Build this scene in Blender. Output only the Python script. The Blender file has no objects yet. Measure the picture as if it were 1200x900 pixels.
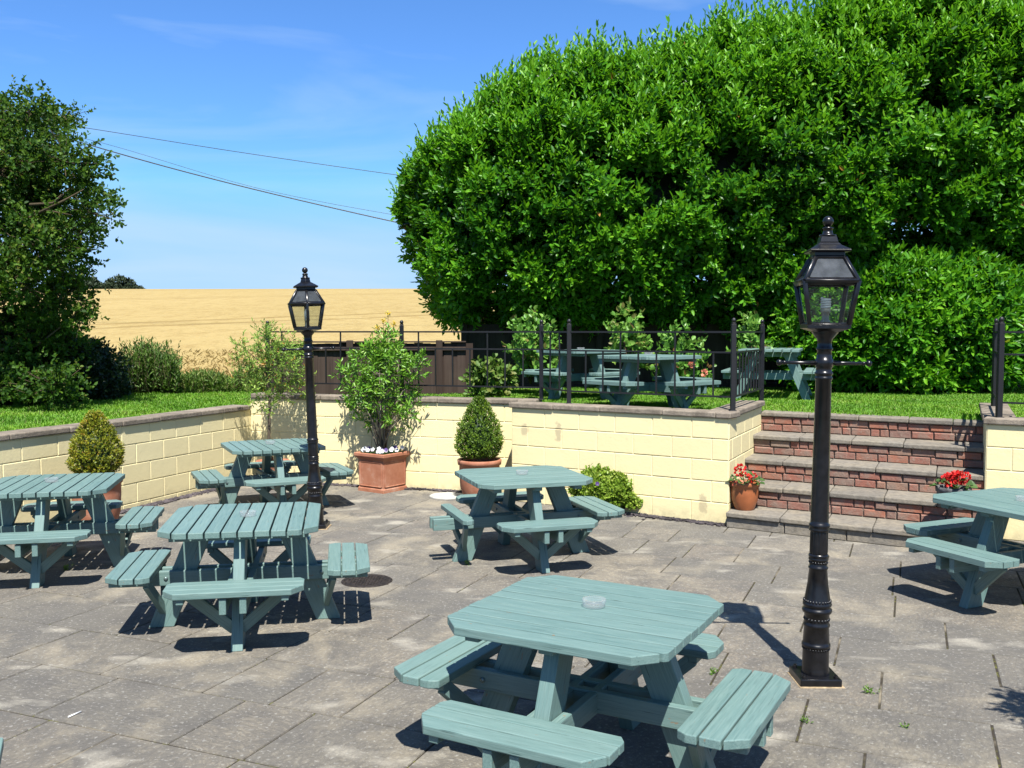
import bpy, bmesh, math, random
import numpy as np
from mathutils import Vector, Matrix, noise
random.seed(7)
rng = np.random.default_rng(11)
PI = math.pi
scene = bpy.context.scene
C = scene.collection

# ------------------------------------------------------------------ camera / light
HC = 2.01
cam = bpy.data.cameras.new('camera'); co = bpy.data.objects.new('camera', cam); C.objects.link(co)
cam.sensor_width = 36; cam.lens = 1129*36/1200; cam.clip_start = .05; cam.clip_end = 9000
co.location = (0, 0, HC); co.rotation_euler = (PI/2-.0549, 0, 0); scene.camera = co
to_sun = Vector((.065, -.60, 1)).normalized()
EL = math.asin(to_sun.z); AZ = math.atan2(to_sun.x, to_sun.y)
sl = bpy.data.lights.new('sun', 'SUN'); sl.energy = 5.0; sl.angle = math.radians(.53); sl.color = (1, .955, .88)
so = bpy.data.objects.new('sun', sl); C.objects.link(so); so.rotation_euler = to_sun.to_track_quat('Z', 'Y').to_euler()
w = bpy.data.worlds.new('World'); scene.world = w; w.use_nodes = True
wn = w.node_tree; wn.nodes.clear()
sky = wn.nodes.new('ShaderNodeTexSky'); sky.sky_type = 'NISHITA'; sky.sun_disc = False
sky.sun_elevation = EL; sky.sun_rotation = AZ; sky.altitude = 600; sky.air_density = .85; sky.dust_density = .25; sky.ozone_density = 3.2
bg = wn.nodes.new('ShaderNodeBackground'); bg.inputs['Strength'].default_value = .071
wo = wn.nodes.new('ShaderNodeOutputWorld')
tint = wn.nodes.new('ShaderNodeMix'); tint.data_type = 'RGBA'; tint.blend_type = 'MULTIPLY'; tint.inputs[0].default_value = 1; tint.inputs[7].default_value = (.62, .96, 1.30, 1)
wn.links.new(sky.outputs[0], tint.inputs[6])
# thin high cirrus, part of the sky itself
wc = wn.nodes.new('ShaderNodeTexCoord'); wm = wn.nodes.new('ShaderNodeMapping'); wm.inputs['Scale'].default_value = (1.2, 1.0, 6.0); wm.inputs['Rotation'].default_value = (0, .5, 0)
wx = wn.nodes.new('ShaderNodeTexNoise'); wx.inputs['Scale'].default_value = 1.7; wx.inputs['Detail'].default_value = 7; wx.inputs['Distortion'].default_value = .6
wr = wn.nodes.new('ShaderNodeMapRange'); wr.inputs[1].default_value = .47; wr.inputs[2].default_value = .76; wr.inputs[4].default_value = .75
wk = wn.nodes.new('ShaderNodeMix'); wk.data_type = 'RGBA'; wk.inputs[7].default_value = (3.6, 4.7, 6.2, 1)
wn.links.new(wc.outputs['Generated'], wm.inputs[0]); wn.links.new(wm.outputs[0], wx.inputs['Vector']); wn.links.new(wx.outputs['Fac'], wr.inputs[0]); wn.links.new(wr.outputs[0], wk.inputs[0])
dk = wn.nodes.new('ShaderNodeMix'); dk.data_type = 'RGBA'; dk.blend_type = 'DARKEN'; dk.inputs[0].default_value = 1; dk.inputs[7].default_value = (2.2, 4.05, 6.6, 1)
wn.links.new(tint.outputs[2], dk.inputs[6]); wn.links.new(dk.outputs[2], wk.inputs[6])
wn.links.new(wk.outputs[2], bg.inputs['Color']); wn.links.new(bg.outputs[0], wo.inputs['Surface'])
vs = scene.view_settings; vs.view_transform = 'Standard'; vs.look = 'None'; vs.exposure = 1.28; vs.gamma = 1
scene.render.resolution_x = 1024; scene.render.resolution_y = 768

# ------------------------------------------------------------------ node helpers
ALB = .68   # every base colour is given for exposure .7 and brought to the scene's exposure here
class NT:
    def __init__(s, name):
        s.m = bpy.data.materials.new(name); s.m.use_nodes = True; s.t = s.m.node_tree; s.t.nodes.clear()
        s.out = s.n('ShaderNodeOutputMaterial')
    def n(s, t, **k):
        x = s.t.nodes.new(t)
        for a, b in k.items(): setattr(x, a, b)
        return x
    def l(s, a, b): s.t.links.new(a, b)
    def coord(s, which='Object', scale=(1, 1, 1)):
        c = s.n('ShaderNodeTexCoord'); m = s.n('ShaderNodeMapping'); m.inputs['Scale'].default_value = scale
        s.l(c.outputs[which], m.inputs[0]); return m.outputs[0]
    def noise(s, co, scale, detail=4, rough=.55, dist=0):
        x = s.n('ShaderNodeTexNoise'); x.inputs['Scale'].default_value = scale; x.inputs['Detail'].default_value = detail
        x.inputs['Roughness'].default_value = rough; x.inputs['Distortion'].default_value = dist
        s.l(co, x.inputs['Vector']); return x.outputs['Fac']
    def ramp(s, f, stops, interp='LINEAR'):
        r = s.n('ShaderNodeValToRGB'); r.color_ramp.interpolation = interp; e = r.color_ramp.elements
        while len(e) < len(stops): e.new(.5)
        for i, (p, c) in enumerate(stops):
            e[i].position = p; e[i].color = (*c, 1) if len(c) == 3 else c
        s.l(f, r.inputs[0]); return r.outputs[0]
    def fac(s, f, a, b): return s.ramp(f, [(a, (0, 0, 0)), (b, (1, 1, 1))])
    def mix(s, f, a, b, mode='MIX'):
        x = s.n('ShaderNodeMix', data_type='RGBA', blend_type=mode)
        if isinstance(f, (int, float)): x.inputs[0].default_value = f
        else: s.l(f, x.inputs[0])
        for v, i in ((a, 6), (b, 7)):
            if isinstance(v, tuple): x.inputs[i].default_value = (*v, 1)
            else: s.l(v, x.inputs[i])
        return x.outputs[2]
    def math(s, op, a, b=0.):
        x = s.n('ShaderNodeMath', operation=op)
        for v, i in ((a, 0), (b, 1)):
            if isinstance(v, (int, float)): x.inputs[i].default_value = v
            else: s.l(v, x.inputs[i])
        return x.outputs[0]
    def attr(s, name='vary'):
        a = s.n('ShaderNodeAttribute'); a.attribute_name = name; return a.outputs['Fac']
    def rand(s): return s.n('ShaderNodeObjectInfo').outputs['Random']
    def bump(s, h, strength=.3, dist=.01, prev=None):
        b = s.n('ShaderNodeBump'); b.inputs['Strength'].default_value = strength; b.inputs['Distance'].default_value = dist
        s.l(h, b.inputs['Height'])
        if prev: s.l(prev, b.inputs['Normal'])
        return b.outputs[0]
    def principled(s, col, rough=.6, normal=None, metal=0, spec=.5, trans=0, ior=1.45):
        p = s.n('ShaderNodeBsdfPrincipled')
        if isinstance(col, tuple): p.inputs['Base Color'].default_value = (*(c*ALB for c in col), 1)
        else: s.l(s.mix(1., col, (ALB,)*3, 'MULTIPLY'), p.inputs['Base Color'])
        if isinstance(rough, (int, float)): p.inputs['Roughness'].default_value = rough
        else: s.l(rough, p.inputs['Roughness'])
        p.inputs['Metallic'].default_value = metal; p.inputs['Specular IOR Level'].default_value = spec
        p.inputs['Transmission Weight'].default_value = trans; p.inputs['IOR'].default_value = ior
        if normal: s.l(normal, p.inputs['Normal'])
        return p.outputs[0]
    def done(s, sh): s.l(sh, s.out.inputs['Surface']); return s.m

M = {}
def paint_wood():
    t = NT('sage paint'); v = t.attr(); r = t.rand()
    g = t.noise(t.coord(scale=(2.2, 55, 55)), 1.6, 5, .65, .6)
    big = t.noise(t.coord(), 5, 3)
    col = t.mix(v, (.132, .226, .206), (.174, .278, .252))
    col = t.mix(t.math('MULTIPLY', r, .45), col, (.105, .195, .198))
    col = t.mix(t.math('MULTIPLY', t.fac(g, .42, .66), .6), col, (.215, .32, .295))
    col = t.mix(t.math('MULTIPLY', t.fac(big, .46, .72), .42), col, (.165, .255, .235))
    col = t.mix(t.math('MULTIPLY', t.fac(t.noise(t.coord(scale=(2.6, 70, 70)), 2.2, 4, .6, .4), .50, .66), .38), col, (.075, .135, .125))
    crack = t.fac(t.noise(t.coord(scale=(3, 90, 90)), 1.3, 3, .5, .3), .665, .70)
    col = t.mix(t.math('MULTIPLY', crack, .75), col, (.03, .065, .06))
    chip = t.fac(t.noise(t.coord(scale=(7, 16, 16)), 2.1, 4, .6), .69, .715)
    col = t.mix(t.math('MULTIPLY', chip, .8), col, (.25, .17, .10))
    b = t.bump(g, .35, .004); b = t.bump(crack, -.4, .003, b)
    return t.done(t.principled(col, t.ramp(g, [(.3, (.42,)*3), (.7, (.6,)*3)]), b, spec=.45))
M['paint'] = paint_wood()
def simple(name, col, rough=.5, metal=0, spec=.5, var=.15, scale=12, bump=.1, bscale=40):
    t = NT(name); n = t.noise(t.coord(), scale, 4); dark = tuple(c*(1-var*2) for c in col); lite = tuple(min(1, c*(1+var)) for c in col)
    c = t.ramp(n, [(.3, dark), (.7, lite)]); b = t.bump(t.noise(t.coord(), bscale, 4), bump, .004)
    return t.done(t.principled(c, rough, b, metal, spec))
M['black'] = simple('black gloss paint', (.009, .009, .011), .28, 0, .5, .3, 20, .12, 60)
M['black_rail'] = simple('black rail paint', (.008, .008, .010), .4, 0, .5, .3, 20, .1)
def rail_rust():
    t = NT('rusting black rail'); n = t.noise(t.coord(), 9, 5, .7)
    c = t.mix(t.fac(n, .64, .70), (.009, .009, .011), (.07, .026, .012))
    return t.done(t.principled(c, .5, t.bump(n, .1, .003)))
M['rust'] = rail_rust()
M['steel'] = simple('galvanised bolt', (.22, .3, .3), .4, .6)
M['iron'] = simple('cast iron cover', (.045, .035, .03), .6, .3, .4, .4, 30, .6, 90)
M['concrete'] = simple('pale concrete', (.55, .54, .5), .85, 0, .3, .15, 8, .3)
M['white'] = simple('white lamp plastic', (1., 1., .98), .35)
M['ceramic'] = simple('lamp holder ceramic', (.5, .45, .36), .5)
def glass(name, col, rough=.02, mixf=.12):
    t = NT(name)
    if mixf is None: return t.done(t.principled(col, rough, None, 0, .5, 1, 1.47))
    tr = t.n('ShaderNodeBsdfTransparent'); tr.inputs[0].default_value = (*col, 1)
    n = t.noise(t.coord(), 14, 4)
    gl = t.principled((.12, .13, .14), .06, None, 0, .8)
    mx = t.n('ShaderNodeMixShader'); t.l(t.ramp(n, [(.3, (mixf*.6,)*3), (.75, (mixf*1.7,)*3)]), mx.inputs[0]); t.l(tr.outputs[0], mx.inputs[1]); t.l(gl, mx.inputs[2])
    return t.done(mx.outputs[0])
M['glass'] = glass('dusty lantern glass', (.93, .95, .93), mixf=.07)
M['roofglass'] = glass('dirty lantern roof glass', (.55, .6, .62), mixf=.42)
def ashg():
    t = NT('clear ashtray glass'); tr = t.n('ShaderNodeBsdfTransparent'); tr.inputs[0].default_value = (.975, .985, .99, 1)
    fr = t.n('ShaderNodeLayerWeight'); fr.inputs[0].default_value = .45; g = t.principled((.5, .52, .54), .05, None, 0, 1.0)
    mx = t.n('ShaderNodeMixShader'); t.l(t.ramp(fr.outputs['Facing'], [(.1, (.06,)*3), (.95, (.5,)*3)]), mx.inputs[0]); t.l(tr.outputs[0], mx.inputs[1]); t.l(g, mx.inputs[2]); return t.done(mx.outputs[0])
M['ashglass'] = ashg()

STAINS = [((.14, 11.22, .86), .09), ((.53, 10.98, .86), .10), ((2.0, 10.03, .19), .10)]
def wallpaint():
    t = NT('cream masonry paint'); v = t.attr(); co = t.coord()
    big = t.noise(co, 1.6, 5, .6); fine = t.noise(co, 45, 4, .6); mid = t.noise(co, 9, 5, .65)
    col = t.mix(v, (.88, .765, .43), (.90, .79, .455))
    col = t.mix(t.math('MULTIPLY', t.fac(big, .5, .75), .3), col, (.80, .68, .38))
    col = t.mix(t.math('MULTIPLY', t.fac(mid, .66, .74), .4), col, (.60, .53, .36))
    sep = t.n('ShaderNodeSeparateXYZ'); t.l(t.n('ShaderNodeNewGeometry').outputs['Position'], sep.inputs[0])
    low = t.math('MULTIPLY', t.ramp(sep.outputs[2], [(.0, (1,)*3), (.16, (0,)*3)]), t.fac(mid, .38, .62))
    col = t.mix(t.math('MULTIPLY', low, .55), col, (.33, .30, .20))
    pos = t.n('ShaderNodeNewGeometry').outputs['Position']
    for c_, r_ in STAINS:
        df = t.n('ShaderNodeVectorMath', operation='SUBTRACT'); t.l(pos, df.inputs[0]); df.inputs[1].default_value = c_
        sc_ = t.n('ShaderNodeVectorMath', operation='MULTIPLY'); t.l(df.outputs[0], sc_.inputs[0]); sc_.inputs[1].default_value = (1.6, 1.6, .8)
        ln = t.n('ShaderNodeVectorMath', operation='LENGTH'); t.l(sc_.outputs[0], ln.inputs[0])
        f = t.math('ADD', t.math('MULTIPLY', ln.outputs['Value'], 1/r_), t.math('MULTIPLY', t.math('SUBTRACT', mid, .5), 2.2))
        col = t.mix(t.math('MULTIPLY', t.ramp(f, [(.55, (1,)*3), (.85, (0,)*3)]), .5), col, (.36, .29, .2))
    b = t.bump(fine, .35, .004); b = t.bump(mid, .25, .012, b)
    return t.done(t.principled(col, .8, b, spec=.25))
M['wall'] = wallpaint()
def stone(name, c1, c2, c3, lich=.3, scale=14, bs=.6):
    t = NT(name); v = t.attr(); co = t.coord()
    n1 = t.noise(co, scale*.2, 4, .6); n2 = t.noise(co, scale, 6, .7); n3 = t.noise(co, scale*4, 3, .6)
    col = t.mix(v, c1, c2); col = t.mix(t.fac(n1, .42, .66), col, c3)
    col = t.mix(t.math('MULTIPLY', t.fac(n2, .42, .7), .65), col, tuple(x*.45 for x in c1))
    col = t.mix(t.math('MULTIPLY', t.fac(n3, .62, .72), lich), col, (.46, .44, .38))
    b = t.bump(n2, bs, .012); b = t.bump(n3, bs*.5, .004, b)
    return t.done(t.principled(col, .88, b, spec=.25))
M['coping'] = stone('weathered coping', (.27, .225, .175), (.36, .305, .24), (.19, .16, .125), .55, 22)
M['tread'] = stone('worn step stone', (.21, .19, .16), (.27, .245, .205), (.31, .27, .205), .5, 18)
def brick():
    t = NT('weathered red brick'); v = t.attr(); co = t.coord()
    n1 = t.noise(co, 7, 5, .7); n2 = t.noise(co, 38, 5, .7)
    col = t.ramp(v, [(0, (.27, .13, .10)), (.3, (.34, .135, .095)), (.55, (.25, .15, .12)), (.8, (.38, .15, .095)), (1, (.27, .20, .15))])
    col = t.mix(t.math('MULTIPLY', t.fac(n1, .44, .62), .72), col, (.26, .205, .165))
    col = t.mix(t.math('MULTIPLY', t.fac(n2, .58, .72), .5), col, (.44, .36, .29))
    b = t.bump(n1, .7, .02); b = t.bump(n2, .6, .006, b)
    return t.done(t.principled(col, .9, b, spec=.2))
M['brick'] = brick()
M['mortar'] = simple('old mortar', (.24, .20, .165), .95, 0, .2, .3, 25, .5)
def paving():
    t = NT('riven paving'); v = t.attr(); h = t.attr('tint'); co = t.coord()
    # riven stone: streaky relief whose direction turns from slab to slab
    vr = t.n('ShaderNodeVectorRotate', rotation_type='Z_AXIS'); t.l(co, vr.inputs['Vector'])
    t.l(t.math('MULTIPLY_ADD', t.math('ROUND', t.math('MULTIPLY', v, 3.0)), 1.57), vr.inputs['Angle'])
    mp = t.n('ShaderNodeMapping'); mp.inputs['Scale'].default_value = (1, 2.0, 1); t.l(vr.outputs[0], mp.inputs[0])
    riv = t.noise(mp.outputs[0], 19, 8, .78, .5)
    big = t.noise(co, .8, 5, .6); mid = t.noise(co, 3.2, 6, .68); fine = t.noise(co, 55, 5, .75)
    col = t.ramp(h, [(0, (.228, .212, .176)), (.3, (.27, .247, .20)), (.6, (.325, .288, .222)), (.8, (.29, .252, .20)), (1, (.365, .325, .25))])
    col = t.mix(t.math('MULTIPLY', t.fac(big, .4, .68), .5), col, (.31, .275, .21))
    col = t.mix(t.math('MULTIPLY', t.fac(mid, .47, .60), .66), col, (.118, .113, .107))
    col = t.mix(t.math('MULTIPLY', t.fac(riv, .50, .66), .65), col, (.44, .405, .34))
    col = t.mix(t.math('MULTIPLY', t.fac(riv, .47, .32), .5), col, (.11, .104, .096))
    patch = t.noise(co, .55, 5, .62, .4)
    col = t.mix(t.math('MULTIPLY', t.fac(patch, .44, .60), .55), col, (.152, .146, .134))
    warm = t.noise(t.coord(scale=(1.3, 1, 1)), 1.1, 5, .65, .3)
    col = t.mix(t.math('MULTIPLY', t.fac(warm, .52, .66), .6), col, (.44, .385, .28))
    lich = t.noise(co, 44, 3, .55)
    col = t.mix(t.math('MULTIPLY', t.fac(lich, .59, .67), .6), col, (.46, .45, .41))
    pale = t.noise(t.coord(scale=(1, 1.6, 1)), 1.9, 3, .5)
    col = t.mix(t.math('MULTIPLY', t.fac(pale, .60, .72), .7), col, (.52, .485, .40))
    col = t.mix(t.math('MULTIPLY', t.fac(fine, .46, .64), .34), col, (.13, .12, .108))
    b = t.bump(riv, 1.0, .016); b = t.bump(fine, .35, .003, b)
    return t.done(t.principled(col, .86, b, spec=.3))
M['paving'] = paving()
def joints():
    t = NT('sandy joint'); co = t.coord(); n = t.noise(co, 2.2, 4); f = t.noise(co, 30, 4)
    col = t.mix(t.fac(n, .34, .48), (.24, .21, .155), (.05, .043, .035))
    col = t.mix(t.math('MULTIPLY', t.fac(f, .5, .62), t.fac(n, .45, .6)), col, (.13, .13, .035))
    return t.done(t.principled(col, .95, spec=.1))
M['joint'] = joints()
M['sandbed'] = simple('sandy mortar', (.42, .32, .2), .95, 0, .1, .25, 30, .6, 50)
M['soil'] = simple('dark soil', (.05, .036, .026), .95, 0, .1, .3, 20, .8, 30)
def terracotta():
    t = NT('terracotta'); co = t.coord(); n = t.noise(co, 7, 5, .65); f = t.noise(co, 40, 4)
    col = t.ramp(n, [(.3, (.36, .13, .07)), (.55, (.46, .20, .12)), (.75, (.56, .34, .25))])
    return t.done(t.principled(col, .75, t.bump(f, .25, .004), spec=.3))
M['terracotta'] = terracotta()
M['glazed'] = simple('glossy terracotta', (.42, .135, .05), .38, 0, .5, .12, 8, .06)
M['greypot'] = simple('grey mottled pot', (.16, .16, .16), .8, 0, .3, .3, 30, .4)
M['slate'] = simple('purple slate chip', (.10, .085, .095), .7, 0, .4, .4, 3, .2)
def fencewood(name, a, b_):
    t = NT(name); v = t.attr(); g = t.noise(t.coord(scale=(40, 40, 1.4)), 1.4, 5, .65, .5); n = t.noise(t.coord(), 1.3, 4)
    col = t.mix(v, a, b_); col = t.mix(t.math('MULTIPLY', t.fac(g, .4, .7), .5), col, tuple(x*.4 for x in a))
    col = t.mix(t.math('MULTIPLY', t.fac(n, .55, .75), .3), col, (.13, .105, .08))
    return t.done(t.principled(col, .85, t.bump(g, .4, .005), spec=.2))
M['fence'] = fencewood('brown stained fence', (.048, .032, .025), (.082, .058, .046))
M['tallfence'] = fencewood('dark stained fence', (.050, .036, .028), (.075, .055, .042))
def bark(name, c):
    t = NT(name); g = t.noise(t.coord(scale=(14, 14, 3)), 2, 5, .7)
    return t.done(t.principled(t.ramp(g, [(.3, tuple(x*.5 for x in c)), (.7, c)]), .9, t.bump(g, .6, .01), spec=.2))
M['bark'] = bark('bark', (.16, .125, .09)); M['palebark'] = bark('pale bark', (.3, .26, .2)); M['twig'] = bark('twig', (.11, .085, .05))
def leafmat(name, stops, rough=.42, trans=.28, tcol=None, spec=.45):
    t = NT(name); v = t.attr(); col = t.ramp(v, stops)
    p = t.principled(col, rough, spec=spec)
    tr = t.n('ShaderNodeBsdfTranslucent')
    tc = t.mix(.6, col, tcol or tuple(x*1.6 for x in stops[len(stops)//2][1])); t.l(t.mix(1., tc, (ALB,)*3, 'MULTIPLY'), tr.inputs[0])
    mx = t.n('ShaderNodeMixShader'); mx.inputs[0].default_value = trans; t.l(p, mx.inputs[1]); t.l(tr.outputs[0], mx.inputs[2])
    return t.done(mx.outputs[0])
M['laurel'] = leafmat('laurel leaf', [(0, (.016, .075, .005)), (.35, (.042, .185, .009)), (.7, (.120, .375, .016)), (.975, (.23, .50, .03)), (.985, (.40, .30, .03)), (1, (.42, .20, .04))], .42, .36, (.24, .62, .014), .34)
M['hawthorn'] = leafmat('hawthorn leaf', [(0, (.018, .058, .008)), (.5, (.050, .130, .012)), (.85, (.12, .22, .018)), (1, (.16, .16, .03))], .6, .34, None, .25)
M['darkleaf'] = leafmat('bramble leaf', [(0, (.010, .028, .007)), (.6, (.024, .056, .012)), (1, (.05, .09, .018))], .5, .2)
M['boxleaf'] = leafmat('box leaf', [(0, (.05, .11, .010)), (.6, (.13, .24, .016)), (1, (.29, .37, .025))], .45, .2)
M['goldbox'] = leafmat('golden box leaf', [(0, (.08, .13, .012)), (.5, (.20, .25, .016)), (.85, (.40, .38, .025)), (1, (.42, .24, .03))], .45, .25)
M['shrubleaf'] = leafmat('shrub leaf', [(0, (.07, .20, .016)), (.6, (.17, .39, .03)), (1, (.32, .52, .06))], .38, .3, (.2, .38, .03))
M['olive'] = leafmat('olive leaf', [(0, (.12, .24, .035)), (.6, (.27, .45, .06)), (.86, (.42, .56, .10)), (.93, (.42, .30, .03)), (1, (.45, .22, .03))], .5, .25)
M['ivy'] = leafmat('ground cover leaf', [(0, (.10, .21, .014)), (.5, (.26, .40, .04)), (1, (.52, .56, .13))], .45, .3)
M['roseleaf'] = leafmat('rose leaf', [(0, (.06, .17, .022)), (.6, (.15, .36, .05)), (.9, (.28, .48, .09)), (1, (.22, .11, .05))], .42, .3)
M['geraniumleaf'] = leafmat('geranium leaf', [(0, (.03, .09, .02)), (1, (.09, .17, .04))], .55, .25)
M['nettle'] = leafmat('nettle leaf', [(0, (.045, .11, .012)), (.6, (.10, .20, .02)), (1, (.20, .22, .05))], .6, .25)
M['weedleaf'] = leafmat('weed leaf', [(0, (.08, .20, .02)), (1, (.18, .32, .04))], .5, .3)
M['fartree'] = leafmat('distant leaf', [(0, (.018, .035, .016)), (1, (.045, .075, .028))], .7, .1)
M['grass'] = leafmat('grass blade', [(0, (.09, .25, .010)), (.5, (.18, .43, .015)), (.9, (.30, .52, .03)), (1, (.26, .26, .08))], .5, .3, (.28, .58, .02))
M['red'] = leafmat('red petal', [(0, (.62, .010, .012)), (1, (.80, .03, .02))], .5, .25, (.9, .05, .02))
M['pink'] = leafmat('salmon petal', [(0, (.75, .20, .12)), (1, (.85, .38, .26))], .5, .25)
M['whitepetal'] = leafmat('white petal', [(0, (.78, .78, .74)), (1, (.85, .85, .82))], .5, .2)
M['purple'] = leafmat('purple petal', [(0, (.05, .02, .14)), (1, (.10, .04, .25))], .5, .2)
M['yellow'] = leafmat('yellow petal', [(0, (.65, .45, .02)), (1, (.75, .55, .03))], .5, .2)
M['wheatear'] = leafmat('ripe wheat', [(0, (.46, .35, .14)), (.5, (.52, .40, .165)), (1, (.58, .45, .20))], .8, .35)
def lawnmat():
    t = NT('lawn turf'); co = t.coord(); n = t.noise(co, 3, 5, .6); f = t.noise(co, 60, 3)
    col = t.mix(t.fac(n, .4, .65), (.10, .25, .012), (.16, .34, .02)); col = t.mix(t.math('MULTIPLY', f, .5), col, (.04, .07, .012))
    return t.done(t.principled(col, .9, t.bump(f, .6, .02), spec=.1))
M['lawn'] = lawnmat()
def wheat():
    t = NT('wheat canopy'); co = t.coord()
    n = t.noise(co, .05, 4); m = t.noise(t.coord(scale=(1, .55, 1)), 1.5, 6, .75); f = t.noise(t.coord(scale=(1, .5, 1)), 7, 4, .8)
    col = t.mix(t.fac(n, .35, .65), (.40, .305, .125), (.44, .34, .145))
    col = t.mix(t.math('MULTIPLY', t.fac(m, .45, .62), .5), col, (.27, .18, .06))
    col = t.mix(t.math('MULTIPLY', t.fac(f, .46, .62), .75), col, (.48, .36, .155))
    # tramlines: pairs of wheel tracks running up the field
    sep = t.n('ShaderNodeSeparateXYZ'); t.l(co, sep.inputs[0])
    u = t.math('ADD', t.math('MULTIPLY', sep.outputs[0], -.62), t.math('MULTIPLY', sep.outputs[1], .79))
    u = t.math('ADD', u, t.math('MULTIPLY', n, 6.0))
    fr = t.math('FRACT', t.math('DIVIDE', u, 24.0))
    trk = t.math('LESS_THAN', t.math('ABSOLUTE', t.math('SUBTRACT', t.math('ABSOLUTE', t.math('SUBTRACT', fr, .5)), .04)), .012)
    col = t.mix(t.math('MULTIPLY', trk, .42), col, (.20, .13, .04))
    b = t.bump(m, .4, .25); b = t.bump(f, .6, .10, b)
    return t.done(t.principled(col, .95, b, spec=.1))
M['wheat'] = wheat()
M['ground'] = simple('earth', (.12, .10, .07), .95, 0, .1, .3, .4, .3, 4)

# ------------------------------------------------------------------ object helpers
def tag(o, label=None, cat=None, group=None, kind=None):
    if label: o['label'] = label
    if cat: o['category'] = cat
    if group: o['group'] = group
    if kind: o['kind'] = kind
    return o
def thing(name, label, cat, loc=(0, 0, 0), rz=0, group=None):
    o = bpy.data.objects.new(name, None); C.objects.link(o); o.empty_display_size = .1
    o.location = loc; o.rotation_euler = (0, 0, rz); return tag(o, label, cat, group)
def link(name, me, mat, parent=None):
    if mat is not None and not me.materials: me.materials.append(mat)
    o = bpy.data.objects.new(name, me); C.objects.link(o)
    if parent: o.parent = parent
    return o
def copy_tree(o, parent=None):
    c = o.copy(); C.objects.link(c)
    if parent: c.parent = parent
    for ch in o.children: copy_tree(ch, c)
    return c
class MB:
    """collects polygons, with a per-face random value"""
    def __init__(s): s.v = []; s.f = []; s.a = []; s.mi = []; s.sm = []
    def poly(s, pts, faces, vary=None, mi=0, smooth=False):
        b = len(s.v); s.v += [tuple(p) for p in pts]; vary = random.random() if vary is None else vary
        for f in faces: s.f.append([b+i for i in f]); s.a.append(vary); s.mi.append(mi); s.sm.append(smooth)
    def box(s, c, d, M_=None, vary=None, mi=0):
        x, y, z = (q/2 for q in d)
        p = [Vector((c[0]+i*x, c[1]+j*y, c[2]+k*z)) for k in (-1, 1) for j in (-1, 1) for i in (-1, 1)]
        if M_: p = [M_ @ q for q in p]
        s.poly(p, [(0, 2, 3, 1), (4, 5, 7, 6), (0, 1, 5, 4), (2, 6, 7, 3), (0, 4, 6, 2), (1, 3, 7, 5)], vary, mi)
    def prism(s, pts2, lo, hi, fn, vary=None, mi=0):
        n = len(pts2); p = [fn(a, b, lo) for a, b in pts2]+[fn(a, b, hi) for a, b in pts2]
        s.poly(p, [tuple(reversed(range(n))), tuple(range(n, 2*n))]+[(i, (i+1) % n, n+(i+1) % n, n+i) for i in range(n)], vary, mi)
    def pad(s, q, inset, up, vary=None, mi=0):
        """raised pad on quad q, sides sloping"""
        q = [Vector(p) for p in q]; c = sum(q, Vector())/4; n = (q[1]-q[0]).cross(q[3]-q[0]).normalized()
        t = []
        for i in range(4):
            e1 = (q[(i+1) % 4]-q[i]).normalized(); e2 = (q[i-1]-q[i]).normalized()
            t.append(q[i]+(e1+e2)*inset+n*up)
        s.poly(q+t, [(4, 5, 6, 7)]+[(i, (i+1) % 4, 4+(i+1) % 4, 4+i) for i in range(4)], vary, mi)
    def lathe(s, prof, n=24, mod=None, vary=.5, mi=0, cap=True, origin=(0, 0, 0), smooth=True):
        b = len(s.v); ox, oy, oz = origin
        for k, (z, r) in enumerate(prof):
            for i in range(n):
                a = 2*PI*i/n; rr = r*(mod(z, i, n) if mod else 1); s.v.append((ox+rr*math.cos(a), oy+rr*math.sin(a), oz+z))
        for k in range(len(prof)-1):
            for i in range(n):
                j = (i+1) % n; s.f.append([b+k*n+i, b+k*n+j, b+(k+1)*n+j, b+(k+1)*n+i]); s.a.append(vary); s.mi.append(mi); s.sm.append(smooth)
        if cap:
            s.f.append([b+i for i in reversed(range(n))]); s.f.append([b+(len(prof)-1)*n+i for i in range(n)]); s.a += [vary]*2; s.mi += [mi]*2; s.sm += [False]*2
    def tube(s, pts, rad, n=6, vary=.5, mi=0):
        pts = [Vector(p) for p in pts]; b = len(s.v)
        if isinstance(rad, (int, float)): rad = [rad]*len(pts)
        for k, p in enumerate(pts):
            d = (pts[min(k+1, len(pts)-1)]-pts[max(k-1, 0)]).normalized()
            u = d.cross(Vector((.31, .17, .93))); u = u if u.length > .05 else d.cross(Vector((1, 0, 0))); u.normalize(); v = d.cross(u)
            for i in range(n):
                a = 2*PI*i/n; s.v.append(tuple(p+(u*math.cos(a)+v*math.sin(a))*rad[k]))
        for k in range(len(pts)-1):
            for i in range(n):
                j = (i+1) % n; s.f.append([b+k*n+i, b+k*n+j, b+(k+1)*n+j, b+(k+1)*n+i]); s.a.append(vary); s.mi.append(mi); s.sm.append(True)
        s.f.append([b+i for i in reversed(range(n))]); s.f.append([b+(len(pts)-1)*n+i for i in range(n)]); s.a += [vary]*2; s.mi += [mi]*2; s.sm += [False]*2
    def ball(s, c, r, n=10, sz=1.0, vary=.5, mi=0):
        m = n//2+1; prof = [(-r*sz*math.cos(PI*k/m), max(r*math.sin(PI*k/m), r*.01)) for k in range(m+1)]
        s.lathe(prof, n, origin=c, vary=vary, mi=mi)
    def mesh(s, name, mats=None):
        me = bpy.data.meshes.new(name); me.from_pydata(s.v, [], s.f)
        if mats:
            for m in mats: me.materials.append(m)
            me.polygons.foreach_set('material_index', s.mi)
        me.polygons.foreach_set('use_smooth', s.sm)
        a = me.attributes.new('vary', 'FLOAT', 'FACE'); a.data.foreach_set('value', s.a); me.update(); return me
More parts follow.
